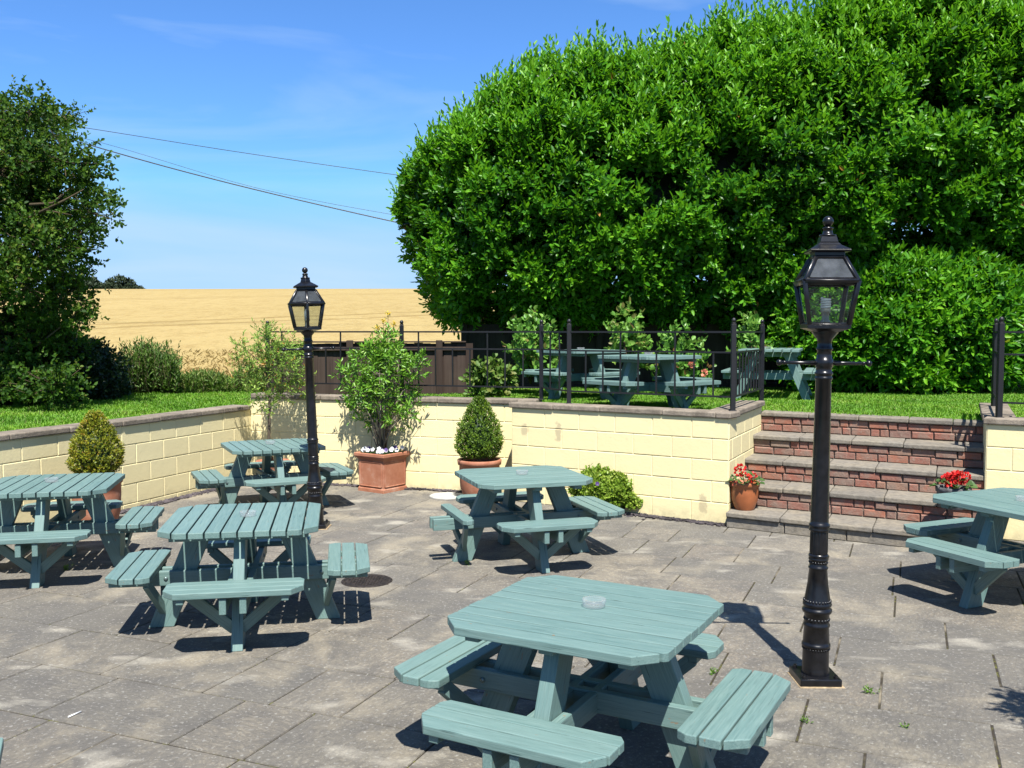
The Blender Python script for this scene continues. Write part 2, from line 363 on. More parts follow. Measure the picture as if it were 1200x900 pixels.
    def build(s, name, mat, parent=None, bevel=0, seg=1, label=None):
        mats = mat if isinstance(mat, list) else [mat]
        o = link(name, s.mesh(name, mats), None, parent)
        if bevel:
            m = o.modifiers.new('bevel', 'BEVEL'); m.width = bevel; m.segments = seg; m.limit_method = 'ANGLE'; m.angle_limit = math.radians(40)
        if label: o['label'] = label
        return o
def nrm(a): return a/np.maximum(np.linalg.norm(a, axis=-1, keepdims=True), 1e-9)
def raw_mesh(name, V, F, vary):
    me = bpy.data.meshes.new(name); k = F.shape[1]; nf = len(F)
    me.vertices.add(len(V)); me.vertices.foreach_set('co', np.ascontiguousarray(V, dtype=np.float32).ravel())
    me.loops.add(nf*k); me.loops.foreach_set('vertex_index', F.astype(np.int32).ravel())
    me.polygons.add(nf); me.polygons.foreach_set('loop_start', np.arange(0, nf*k, k, dtype=np.int32))
    me.update(calc_edges=True)
    a = me.attributes.new('vary', 'FLOAT', 'FACE'); a.data.foreach_set('value', vary.astype(np.float32)); return me
def leaf_mesh(name, P, D, Nn, L, W, vary, fold=.18, curl=.12):
    """one folded six-point leaf per row"""
    n = len(P); D = nrm(D); Nn = nrm(Nn-D*(Nn*D).sum(1, keepdims=True)); S = np.cross(D, Nn)
    L = np.broadcast_to(L, n)[:, None]; W = np.broadcast_to(W, n)[:, None]
    V = np.empty((n, 6, 3))
    V[:, 0] = P; V[:, 3] = P+D*L-Nn*L*curl
    V[:, 1] = P+D*L*.3+S*W*.45+Nn*W*fold; V[:, 5] = P+D*L*.3-S*W*.45+Nn*W*fold
    V[:, 2] = P+D*L*.7+S*W*.40+Nn*W*(fold*.8)-Nn*L*curl*.4; V[:, 4] = P+D*L*.7-S*W*.40+Nn*W*(fold*.8)-Nn*L*curl*.4
    i = np.arange(n)[:, None]*6
    F = np.stack([np.concatenate([i, i+5, i+4, i+3], 1), np.concatenate([i, i+3, i+2, i+1], 1)], 1).reshape(-1, 4)
    return raw_mesh(name, V.reshape(-1, 3), F, np.repeat(vary, 2))
def sprigs(O, A, K, slen, ll, lw, phi=.9, jit=.35, size_var=.3, vary=None, vjit=.22):
    """K leaves spiralling up each stem O + A*slen; returns the leaf_mesh arguments"""
    n = len(O); A = nrm(A); ref = np.where(np.abs(A[:, 2:3]) > .9, [[1., 0, 0]], [[0., 0, 1]])
    U = nrm(np.cross(A, ref)); Vv = np.cross(A, U); off = rng.uniform(0, 2*PI, (n, 1))
    k = np.arange(K)[None, :]; th = off+k*2.4+rng.normal(0, .3, (n, K)); t = (k+rng.uniform(0, .8, (n, K)))/K
    sl = np.broadcast_to(slen, n)[:, None]
    rad = U[:, None]*np.cos(th)[..., None]+Vv[:, None]*np.sin(th)[..., None]
    ph = phi*(1.15-.75*t)+rng.normal(0, .15, (n, K))
    D = A[:, None]*np.cos(ph)[..., None]+rad*np.sin(ph)[..., None]+rng.normal(0, jit*.4, (n, K, 3))
    P = O[:, None]+A[:, None]*(t*sl)[..., None]
    Nn = A[:, None]-D*.3+rng.normal(0, jit, (n, K, 3))
    s = rng.uniform(1-size_var, 1+size_var, (n, K))*(1.05-.3*t)
    vv = (np.full((n, 1), .45) if vary is None else np.asarray(vary).reshape(-1, 1))+rng.normal(0, vjit, (n, K))+.18*(t-.4)
    return P.reshape(-1, 3), D.reshape(-1, 3), Nn.reshape(-1, 3), (s*ll).ravel(), (s*lw).ravel(), np.clip(vv, 0, .97).ravel()
def leaves(name, args, mat, parent, odd=0, **k):
    P, D, Nn, L, W, v = args
    if odd: v = np.where(rng.random(len(v)) < odd, 1.0, v)
    return link(name, leaf_mesh(name, P, D, Nn, L, W, v, **k), mat, parent)
def cat(*a): return tuple(np.concatenate([x[i] for x in a]) for i in range(6))
def vnoise(P, s): return np.array([noise.noise(Vector(p)*s) for p in P])

# pixel helpers (layout only: points of the real ground plan)
F_ = 1129.; cp, sp = math.cos(.0549), math.sin(.0549)
def ray(px, py):
    X = (px-600)/F_; U = -(py-450)/F_; return Vector((X, cp+U*sp, -sp+U*cp))
def gp(px, py, z=0.):
    r = ray(px, py); t = (z-HC)/r.z; return Vector((0, 0, HC))+r*t
def at(px, py, y):
    r = ray(px, py); return Vector((0, 0, HC))+r*(y/r.y)

# ------------------------------------------------------------------ ground plan
E1 = Vector((math.cos(math.radians(-32.5)), math.sin(math.radians(-32.5)), 0)); E2 = Vector((.42, .907, 0)).normalized()
WA, WC = Vector((0, 11.33, 0)), Vector((2.24, 9.90, 0)); WD = WC+E2*1.8
BK = Vector((-3.52, 12.93, 0)); BE = Vector((.3, 11.70, 0))
LN = Vector((-8.294+.369*3.5, 3.5, 0))
P0 = Vector((2.2, 9.80, 0)); SW = 2.41; RC = P0+E1*SW+E2*.88; RD = RC+E2*2.1
LAWN = 1.02

# paving: big rotated slabs, each a bevelled pad of its own height
def build_patio():
    mb = MB(); ang = math.radians(-22.5); R = Matrix.Rotation(ang, 4, 'Z'); tint = []
    for r in range(-16, 26):
        y0 = r*.60; y1 = y0+.60; x = -13+random.uniform(0, .6); g = .0045
        while x < 11:
            L = random.choice([.6, .75, .75, .9, .9, .9, .45]); x1 = x+L
            c = R @ Vector(((x+x1)/2, (y0+y1)/2, 0))
            if -7.5 < c.x < 8 and -1 < c.y < 14:
                dz = random.uniform(-.0015, .0015)
                q = [R @ Vector((a, b, -.008)) for a, b in ((x+g, y0+g), (x1-g, y0+g), (x1-g, y1-g), (x+g, y1-g))]
                n0 = len(mb.f); mb.pad(q, .004, .008+dz); tint += [random.random()]*(len(mb.f)-n0)
            x = x1
    o = mb.build('patio', M['paving']); a = o.data.attributes.new('tint', 'FLOAT', 'FACE'); a.data.foreach_set('value', tint)
    tag(o, kind='structure')
    b = MB(); b.poly([(-9, -2, -.008+.003), (9.5, -2, -.005), (9.5, 14, -.005), (-9, 14, -.005)], [(0, 1, 2, 3)]); tag(b.build('paving_joints', M['joint']), kind='structure')
build_patio()
b = MB(); b.poly([(-4000, -4000, -.06), (4000, -4000, -.06), (4000, 6000, -.06), (-4000, 6000, -.06)], [(0, 1, 2, 3)]); tag(b.build('ground', M['ground']), kind='structure')

def lawn_poly(name, pts, z):
    b = MB(); n = len(pts); p = [(x, y, z) for x, y in pts]+[(x, y, -.3) for x, y in pts]
    b.poly(p, [tuple(range(n))]+[(i, n+i, n+(i+1) % n, (i+1) % n) for i in range(n)]); return tag(b.build(name, M['lawn']), kind='structure')
up = lambda v, d: (v.x+d.x, v.y+d.y)
nF = Vector((-E1.y, E1.x, 0))   # behind the front wall
S4 = P0+E2*1.88
UP = [(-3.2, 13.05), (.2, 11.9), (.2, 11.45), up(WC, nF*.2+E1*-.09), up(S4, E2*.12+E1*-.12), up(S4, E2*.12+E1*(SW+.12)), up(RC, nF*.2+E1*.15), (9.5, 6.3), (16, 8), (16, 20), (-3.2, 20)]
lawn_poly('lawn', UP, LAWN)
LP = [(-8.294+.369*3.5-.12, 3.5), (BK.x-.14, BK.y+.02), (-3.2, 13.05), (-3.2, 20), (-30, 20), (-30, 3.5)]
lawn_poly('grass_bank', LP, .93)

def inpoly(P, poly):
    x, y = P[:, 0], P[:, 1]; r = np.zeros(len(P), bool); n = len(poly)
    for i in range(n):
        x1, y1 = poly[i]; x2, y2 = poly[i-1]
        c = ((y1 > y) != (y2 > y)) & (x < (x2-x1)*(y-y1)/(y2-y1+1e-12)+x1); r ^= c
    return r
def grass(name, poly, z, box, dens, hgt=.038):
    (x0, x1), (y0, y1) = box; n = int((x1-x0)*(y1-y0)*dens)
    P = np.c_[rng.uniform(x0, x1, n), rng.uniform(y0, y1, n), np.full(n, z)]
    P = P[inpoly(P, poly)]; pxs = np.abs(P[:, 0]/P[:, 1]) < .62; P = P[pxs]; n = len(P)
    a = rng.uniform(0, 2*PI, n); lean = rng.uniform(.1, .7, n)
    D = np.c_[np.cos(a)*lean, np.sin(a)*lean, np.ones(n)]; b_ = a+rng.normal(0, .6, n); Nn = np.c_[-np.cos(b_), -np.sin(b_), .4*np.ones(n)]
    cl = np.clip(.5+vnoise(P*np.array([1, 1, 0]), 1.1)*.5+rng.normal(0, .2, n), 0, .95); cl[rng.random(n) < .05] = 1
    H = hgt*rng.uniform(.6, 1.4, n)*(1+.4*vnoise(P*np.array([1, 1, 0])+5, 2.3))
    return tag(link(name, leaf_mesh(name, P, D, Nn, H, np.full(n, .007), cl, .1, .25), M['grass']), 'short mown green grass growing on the lawn', 'grass', kind='stuff')
grass('grass', UP, LAWN, ((-3, 9), (10, 16.5)), 2800)
g2 = grass('grass', LP, .93, ((-10, -3), (8, 18)), 2000, .05); g2['label'] = 'green grass growing on the bank behind the left wall'

# ------------------------------------------------------------------ wheat field
CR = 150.
def fz(x, y):
    t = (y-18)/(CR-18); base = 1.15+6.35*math.sin(min(t, 1)*PI/2) if t < 1 else 7.5-(y-CR)*.03
    return base+.0028*max(min(x, 60), -60)*min(t, 1)*.9
def field():
    ys = [18, 19, 20, 22, 24, 27, 30, 34, 38, 43, 49, 56, 64, 73, 84, 96, 110, 124, 137, 150, 165, 185, 215, 260, 330, 500]
    xs = [-600, -400, -260, -180, -130, -95, -70, -50, -36, -26, -18, -12, -7, -3, 0, 4, 9, 15, 24, 36, 60, 100, 180, 300, 600]
    V = [(x, y, fz(x, y)) for y in ys for x in xs]; n = len(xs)
    F = [(j*n+i, j*n+i+1, (j+1)*n+i+1, (j+1)*n+i) for j in range(len(ys)-1) for i in range(n-1)]
    V2 = [(x, 18, -.3) for x in xs]; b0 = len(V); V += V2; F += [(b0+i, b0+i+1, i+1, i) for i in range(n-1)]
    b = MB(); b.poly(V, F, .5, smooth=True); tag(b.build('wheat_field', M['wheat']), kind='structure')
    # standing ears over the nearer part of the crop
    n = 16000; y = 18+5*rng.random(n)**1.5; x = -y*rng.uniform(-.02, .62, n); x[rng.random(n) < .1] *= -.2
    P = np.c_[x, y, [fz(a, c)-.07 for a, c in zip(x, y)]]; a = rng.uniform(0, 2*PI, n); l_ = rng.uniform(.3, 1.3, n)
    D = np.c_[np.cos(a)*l_, np.sin(a)*l_, np.ones(n)]; Nn = np.c_[.4*np.cos(a+2), .4*np.sin(a+2)-.3, np.ones(n)]
    tag(link('wheat', leaf_mesh('wheat', P, D, Nn, rng.uniform(.10, .20, n), rng.uniform(.010, .02, n)*(y/30), np.clip(rng.normal(.5, .28, n), 0, 1), .1, .35), M['wheatear']), 'ripe golden wheat standing in the field beyond the garden', 'wheat', kind='stuff')
field()

# ------------------------------------------------------------------ masonry walls
def blocks(mb, A, B, H, start=0., bh=.2225, bw=.45, z0=0., flip=False, top_down=False):
    """painted concrete blocks as slightly raised pads on the face A->B (face looks to the right of A->B)"""
    d = (B-A); L = d.length; d = d/L; n = Vector((d.y, -d.x, 0)); rows = []
    if top_down:
        z = H
        while z > z0+.01: rows.append((max(z-bh, z0), z)); z -= bh
    else:
        z = z0
        while z < H-.01: rows.append((z, min(z+bh, H))); z += bh
    g = .0045
    for k, (za, zb) in enumerate(rows):
        x = -(bw*.5 if k % 2 else 0)-(start if not (k % 2) else start*.6)
        while x < L:
            xa, xb = max(x, 0), min(x+bw, L)
            if xb-xa > .05 and zb-za > .02:
                pa, pb = A+d*(xa+g), A+d*(xb-g); j = random.uniform(-.0015, .0015)
                q = [pa+Vector((0, 0, za+g)), pb+Vector((0, 0, za+g)), pb+Vector((0, 0, zb-g)), pa+Vector((0, 0, zb-g))]
                mb.pad(q, .005, .006+j, vary=random.random())
            x += bw
def core(mb, A, B, H, th, sh=0., eh=0.):
    d = (B-A).normalized(); n = Vector((-d.y, d.x, 0)); q = [A, B, B+n*th-d*eh, A+n*th+d*sh]
    mb.poly([Vector((p.x, p.y, -.2)) for p in q]+[Vector((p.x, p.y, H)) for p in q], [(3, 2, 1, 0), (4, 5, 6, 7), (0, 1, 5, 4), (1, 2, 6, 5), (2, 3, 7, 6), (3, 0, 4, 7)], .95)
def coping(mb, A, B, z, th=.06, w=.30, over=.035, ext0=0., ext1=0.):
    d = (B-A).normalized(); n = Vector((-d.y, d.x, 0)); A = A-d*ext0; B = B+d*ext1; L = (B-A).length; x = 0
    while x < L-.02:
        l_ = random.choice([.45, .6, .6, .75]); x1 = min(x+l_, L)
        if L-x1 < .15: x1 = L
        j = random.uniform(-.003, .003); k = random.uniform(-.004, .004)
        q = [A+d*(x+.002)-n*(over+k), A+d*(x1-.002)-n*(over+k), A+d*(x1-.002)+n*(w-over), A+d*(x+.002)+n*(w-over)]
        mb.poly([Vector((p.x, p.y, z+j)) for p in q]+[Vector((p.x, p.y, z+th+j)) for p in q], [(3, 2, 1, 0), (4, 5, 6, 7), (0, 1, 5, 4), (1, 2, 6, 5), (2, 3, 7, 6), (3, 0, 4, 7)])
        x = x1
def wall(label, segs, H, th=.22, top_down=False, ext=None):
    t = thing('garden_wall', label, 'wall', (0, 0, 0)); m1 = MB(); m2 = MB()
    for i, (A, B) in enumerate(segs):
        core(m1, A, B, H-.003*i, th, .09*i, .07*(i == 0 and len(segs) > 1 and ext is not None and ext[0][1] > 0)); blocks(m1, A, B, H, start=.12*i, top_down=top_down)
        e = ext[i] if ext else (0, 0); coping(m2, A, B, H+.0035*i, ext0=e[0], ext1=e[1])
    m1.build('blockwork', M['wall'], t); c = m2.build('coping', M['coping'], t, .012, 2); return t
HN = 1.11
wall('cream block wall projecting beside the stone steps, with pale stains on its second course', [(WA, WC), (WC, WD)], HN, ext=[(.03, .03), (-.27, .02)])
wall('cream block wall running behind the square terracotta planter', [(BK, BE)], HN+.002, ext=[(-.02, .0)])
wall('shaded cream block wall receding along the left edge of the patio', [(LN, BK)], .955, top_down=True, ext=[(0, -.03)])
wall('cream block wall end on the right of the steps, behind the table', [(RC, RC+E1*5), (RD, RC)], HN, ext=[(.03, 0), (0, -.27)])

# ------------------------------------------------------------------ steps
def steps():
    t = thing('stone_steps', 'flight of weathered brick steps with stone treads rising to the lawn', 'steps', (0, 0, 0))
    zt = [.16, .38, .60, .82, 1.045]
    for k in range(5):
        A = P0+E2*(.47*k); n = Vector((-E1.y, E1.x, 0)); z1 = zt[k]; z0 = zt[k-1] if k else -.02
        s0 = -.02 if k else 0; s1 = SW+.05
        # tread slabs
        mb = MB(); x = s0; dep = .52 if k < 4 else .26; thk = .05
        while x < s1-.01:
            x1 = min(x+random.uniform(.42, .62), s1)
            if s1-x1 < .2: x1 = s1
            j = random.uniform(-.003, .003); f = random.uniform(-.008, .008)
            q = [A+E1*(x+.003)-E2*(.035+f), A+E1*(x1-.003)-E2*(.035+f), A+E1*(x1-.003)+E2*dep, A+E1*(x+.003)+E2*dep]
            mb.poly([Vector((p.x, p.y, z1-thk+j)) for p in q]+[Vector((p.x, p.y, z1+j)) for p in q], [(3, 2, 1, 0), (4, 5, 6, 7), (0, 1, 5, 4), (1, 2, 6, 5), (2, 3, 7, 6), (3, 0, 4, 7)])
            x = x1
        mb.build('tread', M['tread'], t, .010, 2)
        # brick riser
        mr = MB(); zb = z0-.01; zt_ = z1-thk; B0 = A+E1*s0; B1 = A+E1*s1
        q = [B0+E2*.012, B1+E2*.012, B1+E2*.3, B0+E2*.3]
        mr.poly([Vector((p.x, p.y, zb-.02)) for p in q]+[Vector((p.x, p.y, zt_-.001)) for p in q], [(3, 2, 1, 0), (4, 5, 6, 7), (0, 1, 5, 4), (1, 2, 6, 5), (2, 3, 7, 6), (3, 0, 4, 7)], .5, 1)
        if k == 0:
            x = 0
            while x < SW: 
                x1 = min(x+.6, SW); a = A+E1*(x+.004); b_ = A+E1*(x1-.004)
                mr.pad([a+Vector((0, 0, 0)), b_+Vector((0, 0, 0)), b_+Vector((0, 0, zt_-.004)), a+Vector((0, 0, zt_-.004))], .006, .01, mi=2); x = x1
        else:
            ch = (zt_-z0)/2
            for c in range(2):
                x = s0-random.uniform(0, .2)
                while x < s1:
                    xa, xb = max(x, s0), min(x+random.choice([.215, .215, .23, .1]), s1)
                    if xb-xa > .03:
                        f = random.uniform(-.006, .008); a = B0+E1*(xa-s0+.005)-E2*(.0); b_ = B0+E1*(xb-s0-.005)
                        za, zb2 = z0+c*ch+.005, z0+(c+1)*ch-.004
                        mr.pad([a+Vector((0, 0, za)), b_+Vector((0, 0, za)), b_+Vector((0, 0, zb2)), a+Vector((0, 0, zb2))], random.uniform(.004, .012), .010+f)
                    x = xb if xb > x else x+.2
        mr.build('riser', [M['brick'], M['mortar'], M['tread']], t)
steps()

# ------------------------------------------------------------------ picnic tables
BW, TH = .094, .040
def board(mb, x0, x1, y0, y1, z, ch0=None, ch1=None, th=TH):
    """plank along x; optional corner cuts given as y-limits handled by caller through polygon"""
    mb.prism([(x0, y0), (x1, y0), (x1, y1), (x0, y1)], z-th, z, lambda a, b, c: Vector((a, b, c)))
def clip_board(mb, L, Wd, a, b, y0, y1, z, th=TH):
    """plank between y0,y1 of an L x Wd rectangle whose corners are cut a (along) x b (across)"""
    def xe(y):
        d = Wd/2-abs(y); return L/2-(a*(1-d/b) if d < b else 0)
    ys = sorted(set([y0, y1]+[s for s in (Wd/2-b, -Wd/2+b) if y0 < s < y1])); j = random.uniform(-.003, .003)
    pts = [(xe(y)+j, y) for y in ys]+[(-xe(y)+j, y) for y in reversed(ys)]
    dz = random.uniform(-.0015, .0015)
    mb.prism(pts, z-th+dz, z+dz, lambda p, q, c: Vector((p, q, c)))
def table_meshes(gap):
    out = {}
    n = 10; Wd = 1.02; pitch = Wd/n; mb = MB()
    for k in range(n):
        y0 = -Wd/2+k*pitch+gap/2; clip_board(mb, 1.04, Wd, .115, .125, y0, y0+pitch-gap, 0)
    out['top'] = mb.mesh('tabletop', [M['paint']])
    mb = MB(); sp_ = .29/3
    for k in range(3):
        y0 = -.145+k*sp_+gap*.4
        def xe(y): # outer side is -y: bigger corner cut there
            do, di = y+.145, .145-y; v = .42
            if do < .10: v -= .075*(1-do/.10)
            if di < .045: v -= .03*(1-di/.045)
            return v
        y1 = y0+sp_-gap*.8; ys = sorted(set([y0, y1]+[s for s in (-.045, .10) if y0 < s < y1]))
        mb.prism([(xe(y), y) for y in ys]+[(-xe(y), y) for y in reversed(ys)], -TH, random.uniform(-.001, .001), lambda p, q, c: Vector((p, q, c)))
    for sx in (-.31, .31): mb.box((sx, .0, -TH-.0175), (.045, .25, .035))
    out['seat'] = mb.mesh('seat', [M['paint']])
    # leg: plank lying in the radial plane, cut level at top and foot; mesh x runs along its length
    a = math.atan2(.29, .69); ca, sa = math.cos(a), math.sin(a)
    prof = [(.36, .695), (.195, .695), (.475, 0), (.64, 0)]
    loc = [((r*sa-z*ca), (r*ca+z*sa)) for r, z in prof]
    mb = MB(); mb.prism(loc, -.036, .036, lambda p, q, c: Vector((p, q, c))); out['leg'] = mb.mesh('leg', [M['paint']]); out['legrot'] = a
    mb = MB(); mb.box((0, 0, 0), (1.655, .042, .098)); out['bearer'] = mb.mesh('bearer', [M['paint']])
    mb = MB(); mb.box((0, 0, 0), (.88, .07, .036)); out['batten'] = mb.mesh('batten', [M['paint']])
    mb = MB(); mb.box((0, 0, 0), (.40, .036, .07)); out['brace'] = mb.mesh('brace', [M['paint']])
    mb = MB(); mb.lathe([(0, .014), (.004, .014), (.009, .008), (.010, .001)], 12); out['bolt'] = mb.mesh('bolt', [M['steel']])
    return out
def bev(o, w=.004, s=2):
    m = o.modifiers.new('bevel', 'BEVEL'); m.width = w; m.segments = s; m.limit_method = 'ANGLE'; m.angle_limit = math.radians(30); return o
def make_table(gap, turn):
    ms = table_meshes(gap)
    t = thing('picnic_table', 'x', 'picnic table', (0, 0, 0), 0, 'green painted picnic tables')
    def part(n, key, mat4, parent=t):
        o = link(n, ms[key], None, parent); o.matrix_local = mat4; return o
    Rz = lambda a: Matrix.Rotation(a, 4, 'Z'); T = Matrix.Translation; ta = PI/2 if turn else 0
    bev(part('tabletop', 'top', Rz(ta) @ T((0, 0, .735))), .004)
    for x in (-.36, 0, .36): bev(part('batten', 'batten', Rz(ta) @ T((x, 0, .6745+random.uniform(-.001, 0))) @ Rz(PI/2)), .003, 1)
    for q in range(4):
        R = Rz(q*PI/2)                     # side q: outward is -y turned by q
        bev(part('seat', 'seat', R @ T((0, -.70, .435))), .005)
        # leg plane: local x along length, y radial -> world
        Lm = Matrix(((0, 0, 1, 0), (math.sin(ms['legrot'])*-1, -math.cos(ms['legrot']), 0, 0), (-math.cos(ms['legrot']), math.sin(ms['legrot']), 0, 0), (0, 0, 0, 1)))
        lg = part('leg', 'leg', R @ Lm); bev(lg, .004)
        for s in (-1, 1):
            a0 = Vector((s*.30, -.60, .372)); a1 = Vector((s*.022, -.545, .12)); d = a1-a0; X = d.normalized(); Y = Vector((0, 1, 0)); Y = (Y-X*Y.dot(X)).normalized(); Z = X.cross(Y)
            m = Matrix.Identity(4)
            for i in range(3): m[i][0] = X[i]*d.length/.40; m[i][1] = Y[i]; m[i][2] = Z[i]; m[i][3] = ((a0+a1)/2)[i]
            bev(part('brace', 'brace', R @ m), .003, 1)
    for q in (0, 1):
        for s in (-1, 1):
            br = bev(part('bearer', 'bearer', Rz(q*PI/2) @ T((0, s*.060, .344-.0035*q-.001*(s+1)))), .003, 1)
            for e in (-1, 1):
                bo = link('bolt', ms['bolt'], None, br); bo.matrix_local = T((e*.515, s*.0215, 0)) @ Matrix.Rotation(-s*PI/2, 4, 'X')
    return t
PX = {}
pt = {(0): make_table(.0105, 0), (1): make_table(.011, 1), (2): make_table(.007, 0)}
def aframe():
    t = thing('picnic_table', 'x', 'picnic table', (0, 0, 0), 0, 'green painted picnic tables'); T = Matrix.Translation; L = 1.50
    mb = MB()
    for k in range(7): mb.box((0, -.39+.13*(k*.93+.06)+.05, -.0175+random.uniform(-.002, .002)), (L, .105, .035))
    o = bev(mb.build('tabletop', M['paint'], t)); o.location = (0, 0, .74)
    for s in (-1, 1):
        mb = MB()
        for k in (-1, 1): mb.box((0, k*.0625, -.0175), (L, .115, .035))
        o = bev(mb.build('seat', M['paint'], t)); o.location = (0, s*.56, .44)
    m1 = MB(); m1.box((0, 0, 0), (1.36, .04, .095)); bm = m1.mesh('bearer', [M['paint']]); m2 = MB(); m2.box((0, 0, 0), (.72, .04, .07)); tm = m2.mesh('batten', [M['paint']])
    a = math.atan2(.30, .70); lm = MB(); w_ = .105
    prof = [(.20-w_/2/math.cos(a), .70), (.20+w_/2/math.cos(a), .70), (.50+w_/2/math.cos(a), 0), (.50-w_/2/math.cos(a), 0)]
    lm.prism([(r*math.sin(a)-z*math.cos(a), r*math.cos(a)+z*math.sin(a)) for r, z in prof], -.02, .02, lambda p, q, c: Vector((p, q, c))); lm = lm.mesh('leg', [M['paint']])
    for x in (-.52, .52):
        o = bev(link('bearer', bm, None, t)); o.matrix_local = T((x+.042*(1 if x < 0 else -1), 0, .355)) @ Matrix.Rotation(PI/2, 4, 'Z')
        o = bev(link('batten', tm, None, t)); o.matrix_local = T((x+.042*(1 if x < 0 else -1), 0, .668)) @ Matrix.Rotation(PI/2, 4, 'Z')
        for q in (0, 1):
            Lm = Matrix(((0, 0, 1, 0), (-math.sin(a), -math.cos(a), 0, 0), (-math.cos(a), math.sin(a), 0, 0), (0, 0, 0, 1)))
            o = bev(link('leg', lm, None, t)); o.matrix_local = T((x, 0, 0)) @ Matrix.Rotation(q*PI, 4, 'Z') @ Lm
    return t
pt[3] = aframe()
used = set()
def table(kind, x, y, z, th, label):
    t = pt[kind] if kind not in used else copy_tree(pt[kind]); used.add(kind)
    t.location = (x, y, z); t.rotation_euler = (0, 0, th); t['label'] = label; return t
TB = [
 (0, .35, 4.35, 0, -.4986, 'large foreground green picnic table with close tabletop boards and a cut corner'),
 (1, -1.84, 6.58, 0, .175, 'green picnic table with wide open gaps between its boards, left of the manhole cover'),
 (0, .09, 8.52, 0, .31, 'green picnic table with a broken one plank bench, beside the yellow green trailing plant'),
 (1, -3.87, 8.06, 0, .21, 'green picnic table by the golden cone bush at the left wall'),
 (1, -2.70, 10.80, 0, .44, 'green picnic table partly behind the smaller lamp post near the planter'),
 (2, 3.86, 7.17, 0, .42-PI/2, 'green picnic table at the right edge in front of the step with red flowers'),
 (1, -2.60, 3.00, 0, .42, 'green picnic table cut off at the bottom left corner, one bench end showing'),
 (0, 1.00, 14.0, LAWN-.02, .70, 'green picnic table on the lawn behind and left of the other behind the front railing'),
 (2, 1.72, 12.1, LAWN-.05, .74, 'green picnic table on the lawn right behind the front railing'),
 (3, 3.86, 14.2, LAWN-.01, math.atan2(.95, .32), 'rectangular green picnic table seen end on, on the lawn nearest the laurel bush'),
]
tabs = [table(*a) for a in TB]
# the third table has lost two boards of its left bench: one plank is left on the bare bearers
mb = MB(); mb.prism([(.39, .05), (.42, .08), (.42, .125), (.40, .145), (-.40, .145), (-.42, .125), (-.42, .08), (-.39, .05)], -TH, 0, lambda p, q, c: Vector((p, q, c))); one = mb.mesh('seat', [M['paint']])
for ch in tabs[2].children:
    if ch.name.startswith('seat') and ch.location.x < -.5: ch.data = one; ch['label'] = 'left bench with a single remaining plank'
# ashtrays
def ashtray():
    mb = MB(); n = 32
    def mod(z, i, n): return 1+(-.05 if (i % 8) in (0,) else .0)
    mb.lathe([(0, .045), (.004, .052), (.03, .057), (.034, .055), (.034, .047), (.012, .040), (.010, .005)], n, mod, cap=True)
    return mb.mesh('ashtray', [M['ashglass']])
am = ashtray()
AL = ['clear glass ashtray on the large foreground table', 'clear glass ashtray on the gappy table left of the manhole cover', 'clear glass ashtray on the table beside the trailing plant', 'clear glass ashtray on the table by the golden cone bush', 'clear glass ashtray on the table behind the smaller lamp post', 'clear glass ashtray on the table at the right edge', None, 'clear glass ashtray on the lawn table behind the others', 'clear glass ashtray on the lawn table right behind the railing', 'clear glass ashtray on the lawn table nearest the laurel bush']
AO = [(.03, .05), (.02, .0), (.0, .0), (-.02, .02), (-.03, .02), (-.02, 0), None, (0, 0), (0, .05), (-.1, .0)]
for i, lb in enumerate(AL):
    if lb:
        k, x, y, z, th, _ = TB[i]; o = link('ashtray', am, None); o.location = (x+AO[i][0], y+AO[i][1], z+.738); o.rotation_euler = (0, 0, i*.7); tag(o, lb, 'ashtray', 'glass ashtrays')

